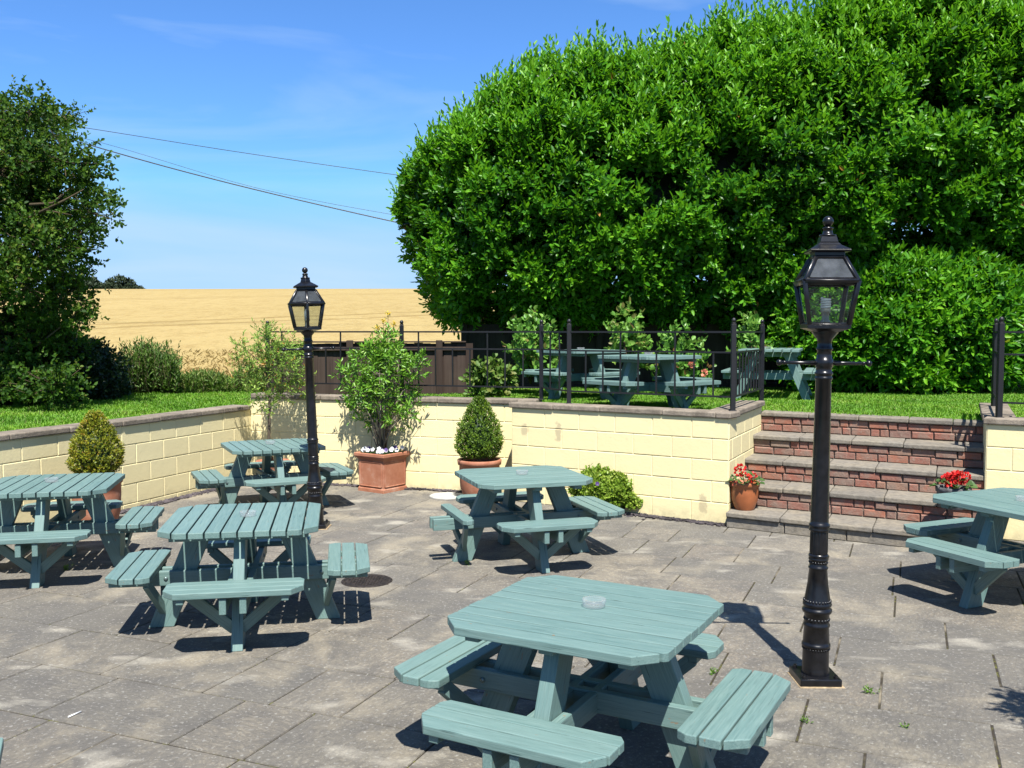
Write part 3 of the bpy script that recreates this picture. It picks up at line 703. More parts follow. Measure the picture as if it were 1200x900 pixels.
# ------------------------------------------------------------------ lamp posts
def lamp(label, loc, sides, W, rot, tilt, bulb):
    t = thing('lamp_post', label, 'lamp post', loc, 0, 'black lamp posts on the patio'); t.rotation_euler = (0, tilt, 0)
    mb = MB(); mb.box((.004, -.004, 0), (.258, .256, .008)); mb.build('mortar_bed', M['sandbed'], t, .003, 1)
    mb = MB(); mb.box((0, 0, .022), (.235, .235, .044))
    o = mb.build('base_plate', M['black'], t, .006, 2)
    for sx in (-1, 1):
        for sy in (-1, 1):
            b = MB(); b.lathe([(0, .014), (.012, .014), (.013, .009), (.02, .008)], 6, smooth=False); q = b.build('bolt', M['black'], o); q.location = (sx*.09, sy*.09, .044)
    prof = [(.044, .078), (.06, .079), (.075, .0755), (.09, .0745), (.185, .0735), (.20, .074), (.203, .0795), (.212, .0805), (.22, .0795), (.223, .075), (.235, .074), (.318, .0685), (.322, .074), (.332, .075), (.338, .070), (.35, .069), (.395, .070), (.40, .080), (.412, .084), (.422, .082), (.428, .074), (.436, .074), (.442, .080), (.452, .081), (.46, .076), (.475, .072), (.56, .0585), (.65, .050), (.655, .055), (.664, .0555), (.668, .050), (.70, .050), (.704, .055), (.712, .0555), (.718, .051), (.723, .0555), (.733, .056), (.738, .0505)]
    prof2 = [(.868, .0495), (.872, .056), (.882, .0575), (.89, .053), (.898, .058), (.91, .059), (.916, .0515), (.93, .0505), (1.30, .0475), (1.735, .0435), (1.738, .049), (1.748, .0495), (1.752, .045), (1.762, .045), (1.766, .050), (1.776, .0505), (1.78, .0445), (1.805, .044), (1.81, .050), (1.85, .050), (1.855, .043), (1.90, .0395), (1.905, .046), (1.915, .046), (1.92, .040), (1.945, .039), (1.965, .043), (1.985, .060), (2.0, .072), (2.015, .076)]
    mb = MB(); mb.lathe(prof, 32, cap=False); mb.lathe([(.738, .048), (.745, .0505), (.86, .0495), (.868, .047)], 48, lambda z, i, n: 1-(.10 if i % 3 == 0 else 0) if .74 < z < .865 else 1, cap=False); mb.lathe(prof2, 32, cap=False)
    for zz, rr, nn, sz in ((.192, .0735, 30, .006), (.362, .0675, 22, .008), (.468, .0725, 26, .008), (.69, .049, 20, .006)):
        for i in range(nn):
            a = 2*PI*i/nn; mb.ball((rr*math.cos(a), rr*math.sin(a), zz), sz, 6, 1.2)
    mb.build('post', M['black'], t)
    mb = MB(); mb.tube([(-.245, 0, 0), (-.12, 0, 0), (-.03, 0, 0)], [.009, .010, .014], 10); mb.tube([(.03, 0, 0), (.12, 0, 0), (.245, 0, 0)], [.014, .010, .009], 10)
    for s in (-1, 1): mb.ball((s*.25, 0, 0), .018, 12); mb.ball((s*.222, 0, 0), .012, 10)
    o = mb.build('ladder_bar', M['black'], t); o.location = (0, 0, 1.83); o.rotation_euler = (0, 0, rot*.35)
    # lantern: frame, panes, roof, bulb
    n = sides; cr = lambda r: r/math.cos(PI/n); ring = lambda r, z: [Vector((cr(r)*math.cos(rot+PI/n+2*PI*i/n), cr(r)*math.sin(rot+PI/n+2*PI*i/n), z)) for i in range(n)]
    rb, rw, rt = W*.37, W/2, W*.27; zb, zw, zr = 2.045, 2.285, 2.42
    fr = MB()
    fr.prism([(p.x, p.y) for p in ring(rb+.012, 0)], zb-.022, zb, lambda a, b, c: Vector((a, b, c)))
    # bowl under the lantern floor
    lo, hi = ring(.062, 2.005), ring(rb+.006, zb-.022); fr.poly(lo+hi, [(i, (i+1) % n, n+(i+1) % n, n+i) for i in range(n)])
    B, Wd, R = ring(rb, zb), ring(rw, zw), ring(rt, zr)
    pr_ = .0165
    for i in range(n):
        j = (i+1) % n
        for a, b in ((B[i], Wd[i]), (Wd[i], R[i])): fr.tube([a, b], pr_*1.05, 4)
        for a, b in ((B[i], B[j]), (R[i], R[j])): fr.tube([a, b], pr_*.9, 4)
        fr.tube([Wd[i]*1.0, Wd[j]*1.0], pr_*1.35, 4)
    fr.build('lantern_frame', M['black'], t, .002, 1)
    for i in range(n):
        j = (i+1) % n
        for nm, a, b, mt in (('pane', B, Wd, 'glass'), ('roof_pane', Wd, R, 'roofglass')):
            p = MB(); q = [a[i], a[j], b[j], b[i]]; nn = (q[1]-q[0]).cross(q[3]-q[0]).normalized()*.0015
            p.poly([v-nn for v in q]+[v+nn for v in q], [(3, 2, 1, 0), (4, 5, 6, 7), (0, 1, 5, 4), (1, 2, 6, 5), (2, 3, 7, 6), (3, 0, 4, 7)]); p.build(nm, M[mt], t)
    cp_ = MB(); nn_ = 4 if n == 4 else n
    for r0, z0, r1, z1 in ((rt+.004, zr-.004, rt+.004, zr+.03), (rt+.030, zr+.03, rt+.034, zr+.042), (rt+.034, zr+.042, rt-.01, zr+.068), (rt-.01, zr+.068, .05, zr+.085), (.05, zr+.085, .042, zr+.12)):
        a, b = ring(r0, z0), ring(r1, z1); cp_.poly(a+b, [tuple(reversed(range(n))), tuple(range(n, 2*n))]+[(i, (i+1) % n, n+(i+1) % n, n+i) for i in range(n)])
    cp_.build('roof_cap', M['black'], t, .003, 1)
    fi = MB(); fi.lathe([(zr+.115, .04), (zr+.122, .047), (zr+.13, .047), (zr+.134, .03), (zr+.16, .024), (zr+.163, .030), (zr+.17, .030), (zr+.174, .016), (zr+.182, .014)], 20); fi.ball((0, 0, zr+.205), .030, 18); fi.build('finial', M['black'], t)
    bu = MB()
    if bulb == 'spiral':
        pts = [Vector((.023*math.cos(a*.5), .023*math.sin(a*.5), 2.135+.00105*a)) for a in range(0, 58)]; bu.tube(pts, .0070, 8)
    else:
        for dx in (-.014, .014): bu.tube([(dx, 0, 2.12), (dx, 0, 2.215)], .013, 8)
        bu.tube([(-.014, 0, 2.215), (0, 0, 2.228), (.014, 0, 2.215)], .012, 8)
    bo = bu.build('bulb', M['white'], t)
    h = MB(); h.lathe([(zb, .028), (zb+.02, .028), (zb+.03, .02), (zb+.065, .02), (zb+.07, .027), (zb+.092, .027), (zb+.094, .01)], 16); h.build('socket', M['ceramic'], t)
lamp('tall black lamp post in the foreground with square lantern and spiral bulb', gp(955, 797), 4, .284, -.12, .011, 'spiral')
lamp('smaller looking black lamp post behind the tables with six sided lantern', gp(371, 618), 6, .332, .26, -.034, 'stick')

# ------------------------------------------------------------------ railings
b = MB(); b.box((0, 0, 0), (1, 1, 1)); BAR = b.mesh('bar', [M['rust']])
def railing(label, pts, posts, z0, pattern, group='black metal railings', gap=.225):
    t = thing('railing', label, 'railing', (0, 0, 0), 0, group)
    zt, zm, zb = 2.0, 1.785, 1.315
    for p in posts:
        mb = MB(); mb.box((0, 0, (2.085-z0)/2), (.050, .050, 2.085-z0)); mb.lathe([(0, .016), (.006, .026), (.012, .026), (.018, .012)], 14, origin=(0, 0, 2.085-z0)); mb.ball((0, 0, 2.085-z0+.038), .024, 14, 1.15)
        mb.box((0, 0, .004), (.075, .075, .008)); o = mb.build('post', M['rust' if random.random() < .5 else 'black_rail'], t, .003, 1); o.location = (p[0], p[1], z0)
    for a, b in zip(pts[:-1], pts[1:]):
        a = Vector((*a, 0)); b = Vector((*b, 0)); d = b-a; L = d.length; d.normalize(); Mx = Matrix.Translation(a) @ Matrix.Rotation(math.atan2(d.y, d.x), 4, 'Z')
        for zz in (zt, zm, zb):
            o = link('rail', BAR, None, t); o.matrix_local = Mx @ Matrix.Translation((L/2, 0, zz)) @ Matrix.Diagonal((L-.002*(zz == zt), .032 if zz == zt else .022, .020 if zz == zt else .018, 1))
        nb = max(2, round(L/gap)); s = L/nb
        for k in range(1, nb):
            hi = zt if pattern(k) else zm
            o = link('bar', BAR, None, t); o.matrix_local = Mx @ Matrix.Translation((k*s, 0, (hi+zb)/2)) @ Matrix.Diagonal((.0155, .0155, hi-zb, 1))
    return t
back = lambda x: (x, 11.8-.322*x+.16)
pA, pB, pC = back(-3.30), back(-1.42), back(.36)
pD = (.66, 11.15); pE = (2.33, 10.14); pFv = Vector((*pE, 0))+E2*1.62; pF = (pFv.x, pFv.y)
railing('black railing along the back wall behind the potted shrub', [pA, pB, pC], [pA, pB], 1.168, lambda k: k % 4 == 1)
railing('short black railing return set deep between two close posts', [pC, pD], [pC], 1.168, lambda k: True)
railing('black railing on the projecting wall in front of the lawn tables', [pD, pE], [pD, pE], 1.168, lambda k: k % 3 == 0)
railing('black railing with closely set bars going back beside the steps', [pE, pF], [pF], 1.168, lambda k: False, gap=.16)
q1 = RC+E1*.09+nF*.13; q2 = q1+E2*1.45; q3 = q1+E1*4.5
railing('black railing on the right hand wall with a bar panel turning along the steps', [(q2.x, q2.y), (q1.x, q1.y), (q3.x, q3.y)], [(q2.x, q2.y), (q1.x, q1.y)], 1.168, lambda k: k % 3 == 0)

# ------------------------------------------------------------------ wooden fences
def board_fence(name, label, A, B, z0, z1, mat, posts, rail=True):
    t = thing(name, label, 'fence', (0, 0, 0)); A = Vector((*A, 0)); B = Vector((*B, 0)); d = B-A; L = d.length; d.normalize()
    Mx = Matrix.Translation(A) @ Matrix.Rotation(math.atan2(d.y, d.x), 4, 'Z'); mb = MB(); x = 0
    while x < L:
        w_ = random.uniform(.10, .125); h = random.uniform(-.015, .01); mb.box((x+w_/2, random.choice((-.006, .006))+random.uniform(-.002, .002), (z0+.12+z1+h)/2), (w_+.012, .016, z1+h-z0-.12), Mx); x += w_
    mb.build('boards', M[mat], t)
    r = MB(); r.box((L/2, -.002, z0+.05), (L, .03, .13), Mx)
    if rail: r.box((L/2, -.045, z1-.09), (L, .035, .055), Mx); r.box((L/2, -.03, z1+.015), (L, .06, .022), Mx)
    r.build('rails', M[mat], t, .004, 1)
    for p in posts:
        m = MB(); m.box((p*L, -.055, (z0+z1+.03)/2), (.10, .09, z1+.05-z0), Mx); m.build('post', M[mat], t, .006, 1)
fy = lambda px, y: ((px-600)/F_*y, y)
board_fence('wooden_fence', 'low brown wooden fence between the back railing and the wheat field', fy(318, 14.6), fy(546, 14.9), .93, 1.83, 'fence', [.02, .40, .86])
board_fence('wooden_fence', 'tall dark boarded fence in the shade under the laurel hedge', fy(544, 16.5), (12, 16.7), 1.0, 2.12, 'tallfence', [.0, .18, .36, .54, .72, .9], False)

# ------------------------------------------------------------------ laurel hedge
def interp(tab, x): return np.interp(x, [a for a, _ in tab], [b for _, b in tab])
def hedge():
    t = thing('laurel_hedge', 'huge rounded glossy green laurel hedge filling the upper right behind the fence', 'hedge', (3, 17, LAWN))
    top = [(463, 235), (472, 195), (482, 172), (500, 152), (530, 130), (560, 108), (610, 74), (650, 66), (690, 58), (760, 42), (800, 28), (830, 14), (870, 12), (900, 4), (960, -15), (1050, -35), (1150, -45), (1300, -45), (1450, -30), (1600, 60)]
    bot = [(463, 250), (472, 275), (482, 300), (500, 338), (515, 372), (540, 388), (600, 388), (700, 388), (860, 390), (930, 368), (1000, 330), (1250, 335), (1600, 360)]
    n = 60000
    px = rng.uniform(472, 1330, int(n*1.0)); yc = 17.6-(px-463)/850*1.0
    zt = HC+(388-interp(top, px-9)-30-np.interp(px, [540, 720, 1000, 1200], [0, 14, 18, 10]))/F_*yc; zb = HC+(388-interp(bot, px-9))/F_*yc
    zc, hh = (zt+zb)/2, (zt-zb)/2
    dd = np.minimum(2.3, hh*1.25)
    th = rng.uniform(-.62*PI, .62*PI, len(px))           # 0 = facing the garden, +pi/2 = top
    e = .75
    cy = np.sign(np.cos(th))*np.abs(np.cos(th))**e; cz = np.sign(np.sin(th))*np.abs(np.sin(th))**e
    x = (px-600)/F_*yc
    P = np.c_[x, yc-dd*cy, zc+hh*cz]
    Nn = nrm(np.c_[np.where(px < 640, -(640-px)/170, 0), -np.cos(th), np.sin(th)*1.0+.0])
    n2 = vnoise(P+9, 1.15); n3 = vnoise(P+31, 2.4)
    n2 = vnoise(P+9, 1.5); keep = rng.random(len(P)) < np.clip(.78+.22*np.sin(th)+(1.15-.4*np.sin(th))*(n2+n3), .08, 1); P, Nn, th, n2, n3 = P[keep], Nn[keep], th[keep], n2[keep], n3[keep]
    calm = np.clip(1-.62*np.sin(th), .38, 1); nz = vnoise(P, .5)*.30*calm+n2*.32*calm+n3*.30
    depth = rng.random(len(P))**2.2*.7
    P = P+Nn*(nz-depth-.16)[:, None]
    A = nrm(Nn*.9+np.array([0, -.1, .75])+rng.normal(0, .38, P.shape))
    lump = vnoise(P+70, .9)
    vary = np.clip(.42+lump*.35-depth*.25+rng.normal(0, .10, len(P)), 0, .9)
    # arms length: long leading shoots break the outline along the top
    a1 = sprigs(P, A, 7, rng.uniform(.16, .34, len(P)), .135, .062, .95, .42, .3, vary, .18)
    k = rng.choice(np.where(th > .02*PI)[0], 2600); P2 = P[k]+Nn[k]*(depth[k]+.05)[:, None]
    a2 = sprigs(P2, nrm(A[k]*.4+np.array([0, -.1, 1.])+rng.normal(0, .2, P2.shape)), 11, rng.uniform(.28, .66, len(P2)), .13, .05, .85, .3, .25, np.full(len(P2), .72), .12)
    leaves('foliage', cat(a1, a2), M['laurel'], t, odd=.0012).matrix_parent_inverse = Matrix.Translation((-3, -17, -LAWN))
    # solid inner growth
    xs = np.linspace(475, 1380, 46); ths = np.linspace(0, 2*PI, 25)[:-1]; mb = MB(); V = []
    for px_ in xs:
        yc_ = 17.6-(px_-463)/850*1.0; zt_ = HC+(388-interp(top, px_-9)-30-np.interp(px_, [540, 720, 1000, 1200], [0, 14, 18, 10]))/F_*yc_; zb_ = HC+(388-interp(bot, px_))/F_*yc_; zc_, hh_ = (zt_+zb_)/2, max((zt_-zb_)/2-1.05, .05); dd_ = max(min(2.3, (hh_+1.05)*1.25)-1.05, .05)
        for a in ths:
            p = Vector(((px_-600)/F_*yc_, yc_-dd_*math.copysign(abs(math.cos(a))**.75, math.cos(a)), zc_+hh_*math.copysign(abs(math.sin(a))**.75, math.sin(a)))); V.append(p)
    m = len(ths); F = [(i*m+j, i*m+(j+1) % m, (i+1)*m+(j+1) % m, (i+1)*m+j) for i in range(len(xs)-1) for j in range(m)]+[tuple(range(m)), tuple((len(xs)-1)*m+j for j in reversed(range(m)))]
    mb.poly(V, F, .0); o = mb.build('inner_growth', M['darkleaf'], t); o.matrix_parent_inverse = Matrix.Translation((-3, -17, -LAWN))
    for px_ in (560, 660, 760, 860, 980, 1100, 1220):
        yc_ = 17.2; x_ = (px_-600)/F_*yc_; mb = MB(); mb.tube([(x_, yc_, LAWN-.1), (x_+.1, yc_, 2.2), (x_-.05, yc_-.1, 3.6), (x_+.1, yc_, 5)], [.16, .13, .10, .05], 8); o = mb.build('trunk', M['bark'], t); o.matrix_parent_inverse = Matrix.Translation((-3, -17, -LAWN))
hedge()
def mound(name, label, cat_, c, rad, n, K, slen, ll, lw, mat, vary0=.5, lump=.25, up_=.5, cut=-.6, odd=0., core=None, nscale=1.2, depth=.25, stems=3, group=None, flat=1.0):
    """a bushy plant: leaf sprigs over a noisy ellipsoid round c (centre), with a few stems"""
    c = np.array(c); rad = np.array(rad)
    u = nrm(rng.normal(size=(n*2, 3))); u = u[u[:, 2] > cut][:n]
    P = c+u*rad; dis = vnoise(P, nscale)*lump+vnoise(P+5, nscale*2.6)*lump*.5; dp = rng.random(len(u))**1.6*depth
    P = c+u*rad*(1+dis-dp)[:, None]; N_ = nrm(u/rad*rad.mean())
    A = N_+np.array([0, 0, up_])+rng.normal(0, .35, P.shape)
    base = (float(c[0]), float(c[1]), float(c[2]-rad[2]*flat)); t = thing(name, label, cat_, base, 0, group)
    inv = Matrix.Translation((-base[0], -base[1], -base[2]))
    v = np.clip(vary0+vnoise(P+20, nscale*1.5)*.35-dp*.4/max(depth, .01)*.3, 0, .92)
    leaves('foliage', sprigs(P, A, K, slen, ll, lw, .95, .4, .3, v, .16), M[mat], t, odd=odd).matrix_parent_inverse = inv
    s = MB()
    for k in range(stems):
        a = rng.uniform(0, 2*PI); q = c+np.array([math.cos(a)*rad[0]*.4, math.sin(a)*rad[1]*.4, rad[2]*.2]); s.tube([base, tuple((np.array(base)+q)/2+rng.normal(0, .03, 3)), tuple(q)], [.02*max(rad)+.006, .016*max(rad)+.005, .004], 6)
    s.build('stem', M['twig'], t).matrix_parent_inverse = inv
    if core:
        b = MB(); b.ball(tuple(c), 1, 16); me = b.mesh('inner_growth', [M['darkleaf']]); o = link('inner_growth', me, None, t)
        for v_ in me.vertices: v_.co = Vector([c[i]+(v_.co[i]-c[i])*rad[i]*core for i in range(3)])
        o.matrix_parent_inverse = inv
    return t
c = at(1050, 392, 15.9)
mound('laurel_bush', 'lower rounded laurel bush on the lawn behind the tall lamp post', 'bush', (c.x, 15.55, 2.0), (1.85, 1.0, 1.22), 5600, 7, .26, .15, .06, 'laurel', .52, .30, .5, -.75, .001, .78, .9, .30, 5)

# ------------------------------------------------------------------ left tree (hawthorn)
def hawthorn():
    base = Vector((-7.6, 13.6, .9)); t = thing('hawthorn_tree', 'ragged hawthorn tree with dead twigs at the left edge behind the wall', 'tree', base); inv = Matrix.Translation(-base)
    cl = [(12, 150, .42), (48, 132, .26), (82, 138, .24), (52, 172, .5), (22, 195, .55), (88, 190, .42), (112, 205, .28), (48, 225, .6), (122, 238, .25), (88, 240, .42), (15, 255, .6), (100, 270, .38), (128, 252, .2), (60, 285, .55), (95, 305, .33), (20, 320, .6), (72, 335, .45), (102, 338, .25), (35, 375, .5), (75, 380, .4), (100, 370, .22), (10, 415, .6), (55, 420, .45), (95, 410, .22), (30, 455, .5), (75, 450, .35), (-40, 140, .6), (-60, 220, .7), (-50, 310, .8), (-60, 400, .8), (-120, 180, .7), (-130, 290, .9), (-130, 400, .9), (-190, 230, .8), (-190, 350, .9), (-40, 460, .6)]
    wood = MB(); wood.tube([base-Vector((0, 0, .2)), base+Vector((.1, 0, .8)), base+Vector((0, .1, 1.8)), base+Vector((.2, 0, 2.8)), base+Vector((.3, 0, 3.6))], [.19, .16, .13, .09, .04], 10)
    O = []; A = []; VV = []; tw = MB()
    for px, py, r in cl:
        px, r = (px-13 if px > 0 else px), r*.86; d = 13.7+rng.uniform(-1.1, .9); c = at(px, py, d); hub = base+Vector((.1, 0, max(.7, min(3.3, (c.z-base.z)*.62))))
        mid = (hub+c)/2+Vector((0, 0, -.12))+Vector(rng.normal(0, .1, 3)); wood.tube([hub, mid, c], [.028, .016, .006], 6)
        nt = int(95*(r/.4)**1.6*(.7 if px > 72 else 1.15))
        for k in range(nt):
            u = Vector(nrm(rng.normal(size=3))); u.z = u.z*.75; q = c+u*r*rng.uniform(.25, 1.15)
            dr = (u*.8+Vector((.25*(1 if px > 0 else -.3), 0, .15))+Vector(rng.normal(0, .3, 3))).normalized(); L = rng.uniform(.14, .34)
            if k % 3 == 0: tw.tube([c+u*r*.1, q, q+dr*L], [.008, .006, .0025], 4)
            for s in range(3):
                O.append(q+dr*L*(s/3)+Vector(rng.normal(0, .04, 3))); A.append((dr+Vector(rng.normal(0, .5, 3))+Vector((0, 0, .25)))[:]); VV.append(.45+.25*noise.noise(c*.9)+rng.normal(0, .08))
    for a, b, c_ in (((45, 250), (75, 235), (98, 222)), ((35, 240), (62, 238), (72, 228)), ((22, 262), (52, 246), (84, 252))):
        pts = [at(*p, 12.55) for p in (a, b, c_)]; tw.tube(pts, [.022, .015, .006], 5)
    wood.build('trunk', M['bark'], t).matrix_parent_inverse = inv; tw.build('twigs', M['twig'], t).matrix_parent_inverse = inv
    leaves('foliage', sprigs(np.array([o[:] for o in O]), np.array(A), 6, .13, .062, .044, 1.0, .5, .35, np.clip(VV, 0, .9), .2), M['hawthorn'], t, odd=.01).matrix_parent_inverse = inv
hawthorn()
for i, (px, py, d, r, rz_, lb) in enumerate([(25, 440, 14.2, 1.0, .75, 'dark shaded bramble bush under the hawthorn at the left edge'), (88, 446, 14.9, .65, .50, 'dark bramble bush between the hawthorn and the tall nettles'), (118, 455, 15.6, .30, .34, 'small dark bush right of the brambles in front of the wheat')]):
    c = at(px, py, d); mound('bramble_bush', lb, 'bush', c, (r, .6, rz_), int(1500*r), 6, .16, .07, .045, 'darkleaf', .5, .3, .5, -.7, 0, .75, 1.5, .3)
# nettle and weed clumps along the field edge
def nettles(name, label, px0, px1, d, h, n, mat='nettle', vary=.4):
    t = thing(name, label, 'weeds', ((( px0+px1)/2-600)/F_*d, d, .93)); inv = Matrix.Translation((-t.location[0], -t.location[1], -.93)); O = []; A = []; S = MB(); st = []
    for k in range(n):
        px = rng.uniform(px0, px1); y = d+rng.uniform(-.5, .6); x = (px-600)/F_*y; e = 1-abs((px-(px0+px1)/2)/((px1-px0)/2))**3*.55; H = h*e*rng.uniform(.65, 1.1); le = rng.normal(0, .13, 2)
        b = Vector((x, y, .9)); tp = b+Vector((le[0]*H, le[1]*H, H)); S.tube([b, (b+tp)/2+Vector((le[0]*.1, 0, 0)), tp], [.006, .005, .002], 4)
        for s in range(6):
            f = .15+.85*s/6; O.append((b+(tp-b)*f)[:]); A.append(((tp-b).normalized()+Vector(rng.normal(0, .15, 3)))[:])
    leaves('foliage', sprigs(np.array(O), np.array(A), 5, h*.22, .085, .022, .7, .3, .4, np.clip(vary+rng.normal(0, .15, len(O)), 0, .95), .15), M[mat], t).matrix_parent_inverse = inv
    o = S.build('stems', M['twig'], t); o.matrix_parent_inverse = inv; o['kind'] = 'stuff'
nettles('nettle_clump', 'dense clump of tall green nettles at the edge of the wheat field', 138, 208, 16.6, .86, 300)
nettles('grass_clump', 'sprawling lighter weeds right of the tall nettles at the field edge', 200, 270, 16.9, .36, 200, vary=.6)
nettles('weed_row', 'thin straggling weeds along the field edge behind the olive tree', 258, 335, 16.9, .40, 90, vary=.75)

# distant trees on the crest
for px, py, wpx, hpx, lb in ((139, 341, 42, 15, 'small dark rounded tree on the skyline beyond the wheat'), (160, 342, 18, 8, 'tiny low tree right of the rounded one on the skyline'), (102, 341, 34, 19, 'dark tree on the skyline just behind the hawthorn')):
    y = 175.; c = at(px, py+3, y); s = y/F_
    mound('distant_tree', lb, 'tree', (c.x, y, c.z-.5), (wpx/2*s, 2.5, hpx*s*.8+.6), 900, 5, .5, .55, .32, 'fartree', .5, .35, .4, -.5, 0, .8, .3, .25, 2, 'trees on the skyline')

# overhead wires
for pts, r, lb in (((-90, 121), (95, 149), (285, 179), (480, 207), (620, 224)), .009, 'highest thin overhead wire crossing the sky'), (((-90, 128), (98, 162), (300, 220), (480, 255), (620, 277)), .006, 'faint thin wire just above the thick cable'), (((-90, 107), (92, 166), (270, 215), (490, 266), (620, 290)), .017, 'thick black overhead cable, lowest of three across the sky'):
    W = [at(*p, 30) for p in pts]; mb = MB()
    # smooth through the five points
    P = []
    for i in range(len(W)-1):
        p0, p1, p2, p3 = W[max(i-1, 0)], W[i], W[i+1], W[min(i+2, len(W)-1)]
        for s in range(8):
            u = s/8; P.append(.5*((2*p1)+(p2-p0)*u+(2*p0-5*p1+4*p2-p3)*u*u+(3*p1-p0-3*p2+p3)*u**3))
    mb.tube(P+[W[-1]], r, 6); tag(mb.build('overhead_wire', M['black_rail']), lb, 'wire', 'overhead wires')

# ------------------------------------------------------------------ pots and plants
def round_pot(parent, H, R, mat, rim=.04, belly=1.0, n=32):
    mb = MB(); prof = [(0, R*.66), (.012, R*.70), (H*.35, R*.90*belly), (H*.7, R*.98), (H-rim-.004, R*.97), (H-rim, R*1.05), (H-.006, R*1.07), (H, R*1.04), (H-.004, R*.93), (H-.05, R*.88), (H-.05, .001)]
    mb.lathe(prof, n, cap=False); mb.build('pot', M[mat], parent)
    s = MB(); s.lathe([(H-.052, R*.87), (H-.035, .001)], 20, cap=False); s.build('soil', M['soil'], parent)
def cone_bush(plabel, blabel, loc, potH, potR, z0, z1, R, mat, vary, n):
    t = thing('terracotta_pot', plabel, 'pot', loc); round_pot(t, potH, potR, 'terracotta', .06, 1.04)
    b = thing('topiary_bush', blabel, 'bush', (loc[0], loc[1], potH-.04)); inv = Matrix.Translation((-loc[0], -loc[1], -(potH-.04)))
    h = rng.random(n)**1.25; a = rng.uniform(0, 2*PI, n); pr = np.interp(h, [0, .12, .3, .6, .85, 1], [.72, .95, 1, .74, .38, .06])*R
    dp = rng.random(n)**2*.3; P0_ = np.c_[np.cos(a), np.sin(a), h*3]; rr = pr*(1-dp)*(1+.13*vnoise(P0_, 1.6))
    P = np.c_[loc[0]+np.cos(a)*rr, loc[1]+np.sin(a)*rr, z0+(z1-z0)*h]
    A = np.c_[np.cos(a)*.8, np.sin(a)*.8, .8+.4*h]+rng.normal(0, .3, P.shape)
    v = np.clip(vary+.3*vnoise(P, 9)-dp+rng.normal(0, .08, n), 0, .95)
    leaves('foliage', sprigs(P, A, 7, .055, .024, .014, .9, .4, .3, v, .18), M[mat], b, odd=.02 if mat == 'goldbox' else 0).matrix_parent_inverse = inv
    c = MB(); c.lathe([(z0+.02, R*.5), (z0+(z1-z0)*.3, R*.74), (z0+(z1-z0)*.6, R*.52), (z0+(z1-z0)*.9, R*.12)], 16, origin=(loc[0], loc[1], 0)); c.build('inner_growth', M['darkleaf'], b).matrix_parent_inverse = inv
    s = MB(); s.tube([(loc[0], loc[1], potH-.08), (loc[0], loc[1], z0+.1)], .016, 8); s.build('stem', M['bark'], b).matrix_parent_inverse = inv
cone_bush('tall tapering terracotta pot beside the left wall', 'golden yellow cone bush in the pot at the left wall', (-4.17, 9.60, 0), .55, .235, .58, 1.17, .235, 'goldbox', .55, 1500)
cone_bush('wide terracotta pot with rolled rim against the back wall', 'dark green cone bush in the pot at the back wall', (-.385, 11.32, 0), .50, .245, .52, 1.20, .26, 'boxleaf', .5, 1700)

# square planter
pl = gp(441, 579); pa = -.62; PLc = Vector((pl.x, pl.y, 0))+Vector((.035, .315, 0))
t = thing('square_planter', 'square panelled terracotta planter holding the tall leafy shrub', 'planter', PLc, pa+PI/4*0)
mb = MB(); s = .225
def sq(r, z): return [Vector((r, -r, z)), Vector((r, r, z)), Vector((-r, r, z)), Vector((-r, -r, z))]
lv = [(s*.97, 0), (s*.97, .045), (s*.92, .05), (s*.95, .40), (s*.97, .41), (s*1.07, .43), (s*1.12, .45), (s*1.12, .485), (s*1.06, .49), (s*.95, .485), (s*.93, .42)]
V = [p for r, z in lv for p in sq(r, z)]; mb.poly(V, [(k*4+i, k*4+(i+1) % 4, (k+1)*4+(i+1) % 4, (k+1)*4+i) for k in range(len(lv)-1) for i in range(4)])
for k in range(4):
    Rm = Matrix.Rotation(k*PI/2, 4, 'Z')
    for zz in (.075, .375): mb.box((0, -s*.948, zz), (s*1.6, .012, .014), Rm)
    for xx in (-1, 1): mb.box((xx*s*.80, -s*.947, .225), (.014, .012, .30), Rm)
mb.build('planter_body', M['terracotta'], t, .006, 2)
b = MB(); b.poly(sq(s*.94, .44), [(0, 1, 2, 3)]); b.build('soil', M['soil'], t)
# shrub in it
def potted_shrub():
    base = PLc+Vector((.0, .03, .44)); t = thing('leafy_shrub', 'bright green multi stemmed shrub growing in the square planter', 'shrub', base); inv = Matrix.Translation(-base)
    y = PLc.y; cl = [(446, 408, .20), (425, 425, .20), (468, 425, .22), (405, 438, .13), (485, 435, .14), (445, 438, .26), (420, 460, .20), (472, 458, .22), (446, 470, .22), (415, 478, .13), (480, 480, .13), (455, 398, .12), (430, 452, .2), (462, 488, .14), (432, 490, .12), (492, 424, .08), (455, 425, .2), (440, 415, .14)]
    O = []; A = []; S = MB()
    for px, py, r in cl:
        c = at(px, py, y+rng.uniform(-.2, .15)); h = base+Vector((rng.normal(0, .03), rng.normal(0, .03), 0)); m1 = h*.5+c*.5+Vector((0, 0, .06)); m1.x = h.x*.6+c.x*.4; S.tube([h, m1, c], [.011, .009, .004], 6)
        n = int(34*(r/.2)**1.8)+6
        for k in range(n):
            u = Vector(nrm(rng.normal(size=3))); q = c+u*r*rng.uniform(.2, 1.05); O.append(q[:]); A.append((u*.8+Vector((0, -.1, .55))+Vector(rng.normal(0, .25, 3)))[:])
            if k % 6 == 0: S.tube([c, q], [.004, .002], 4)
    leaves('foliage', sprigs(np.array(O), np.array(A), 6, .10, .075, .024, 1.05, .4, .3, np.clip(.5+rng.normal(0, .12, len(O)), 0, .9), .2), M['shrubleaf'], t).matrix_parent_inverse = inv
    S.build('stems', M['palebark'], t).matrix_parent_inverse = inv
potted_shrub()
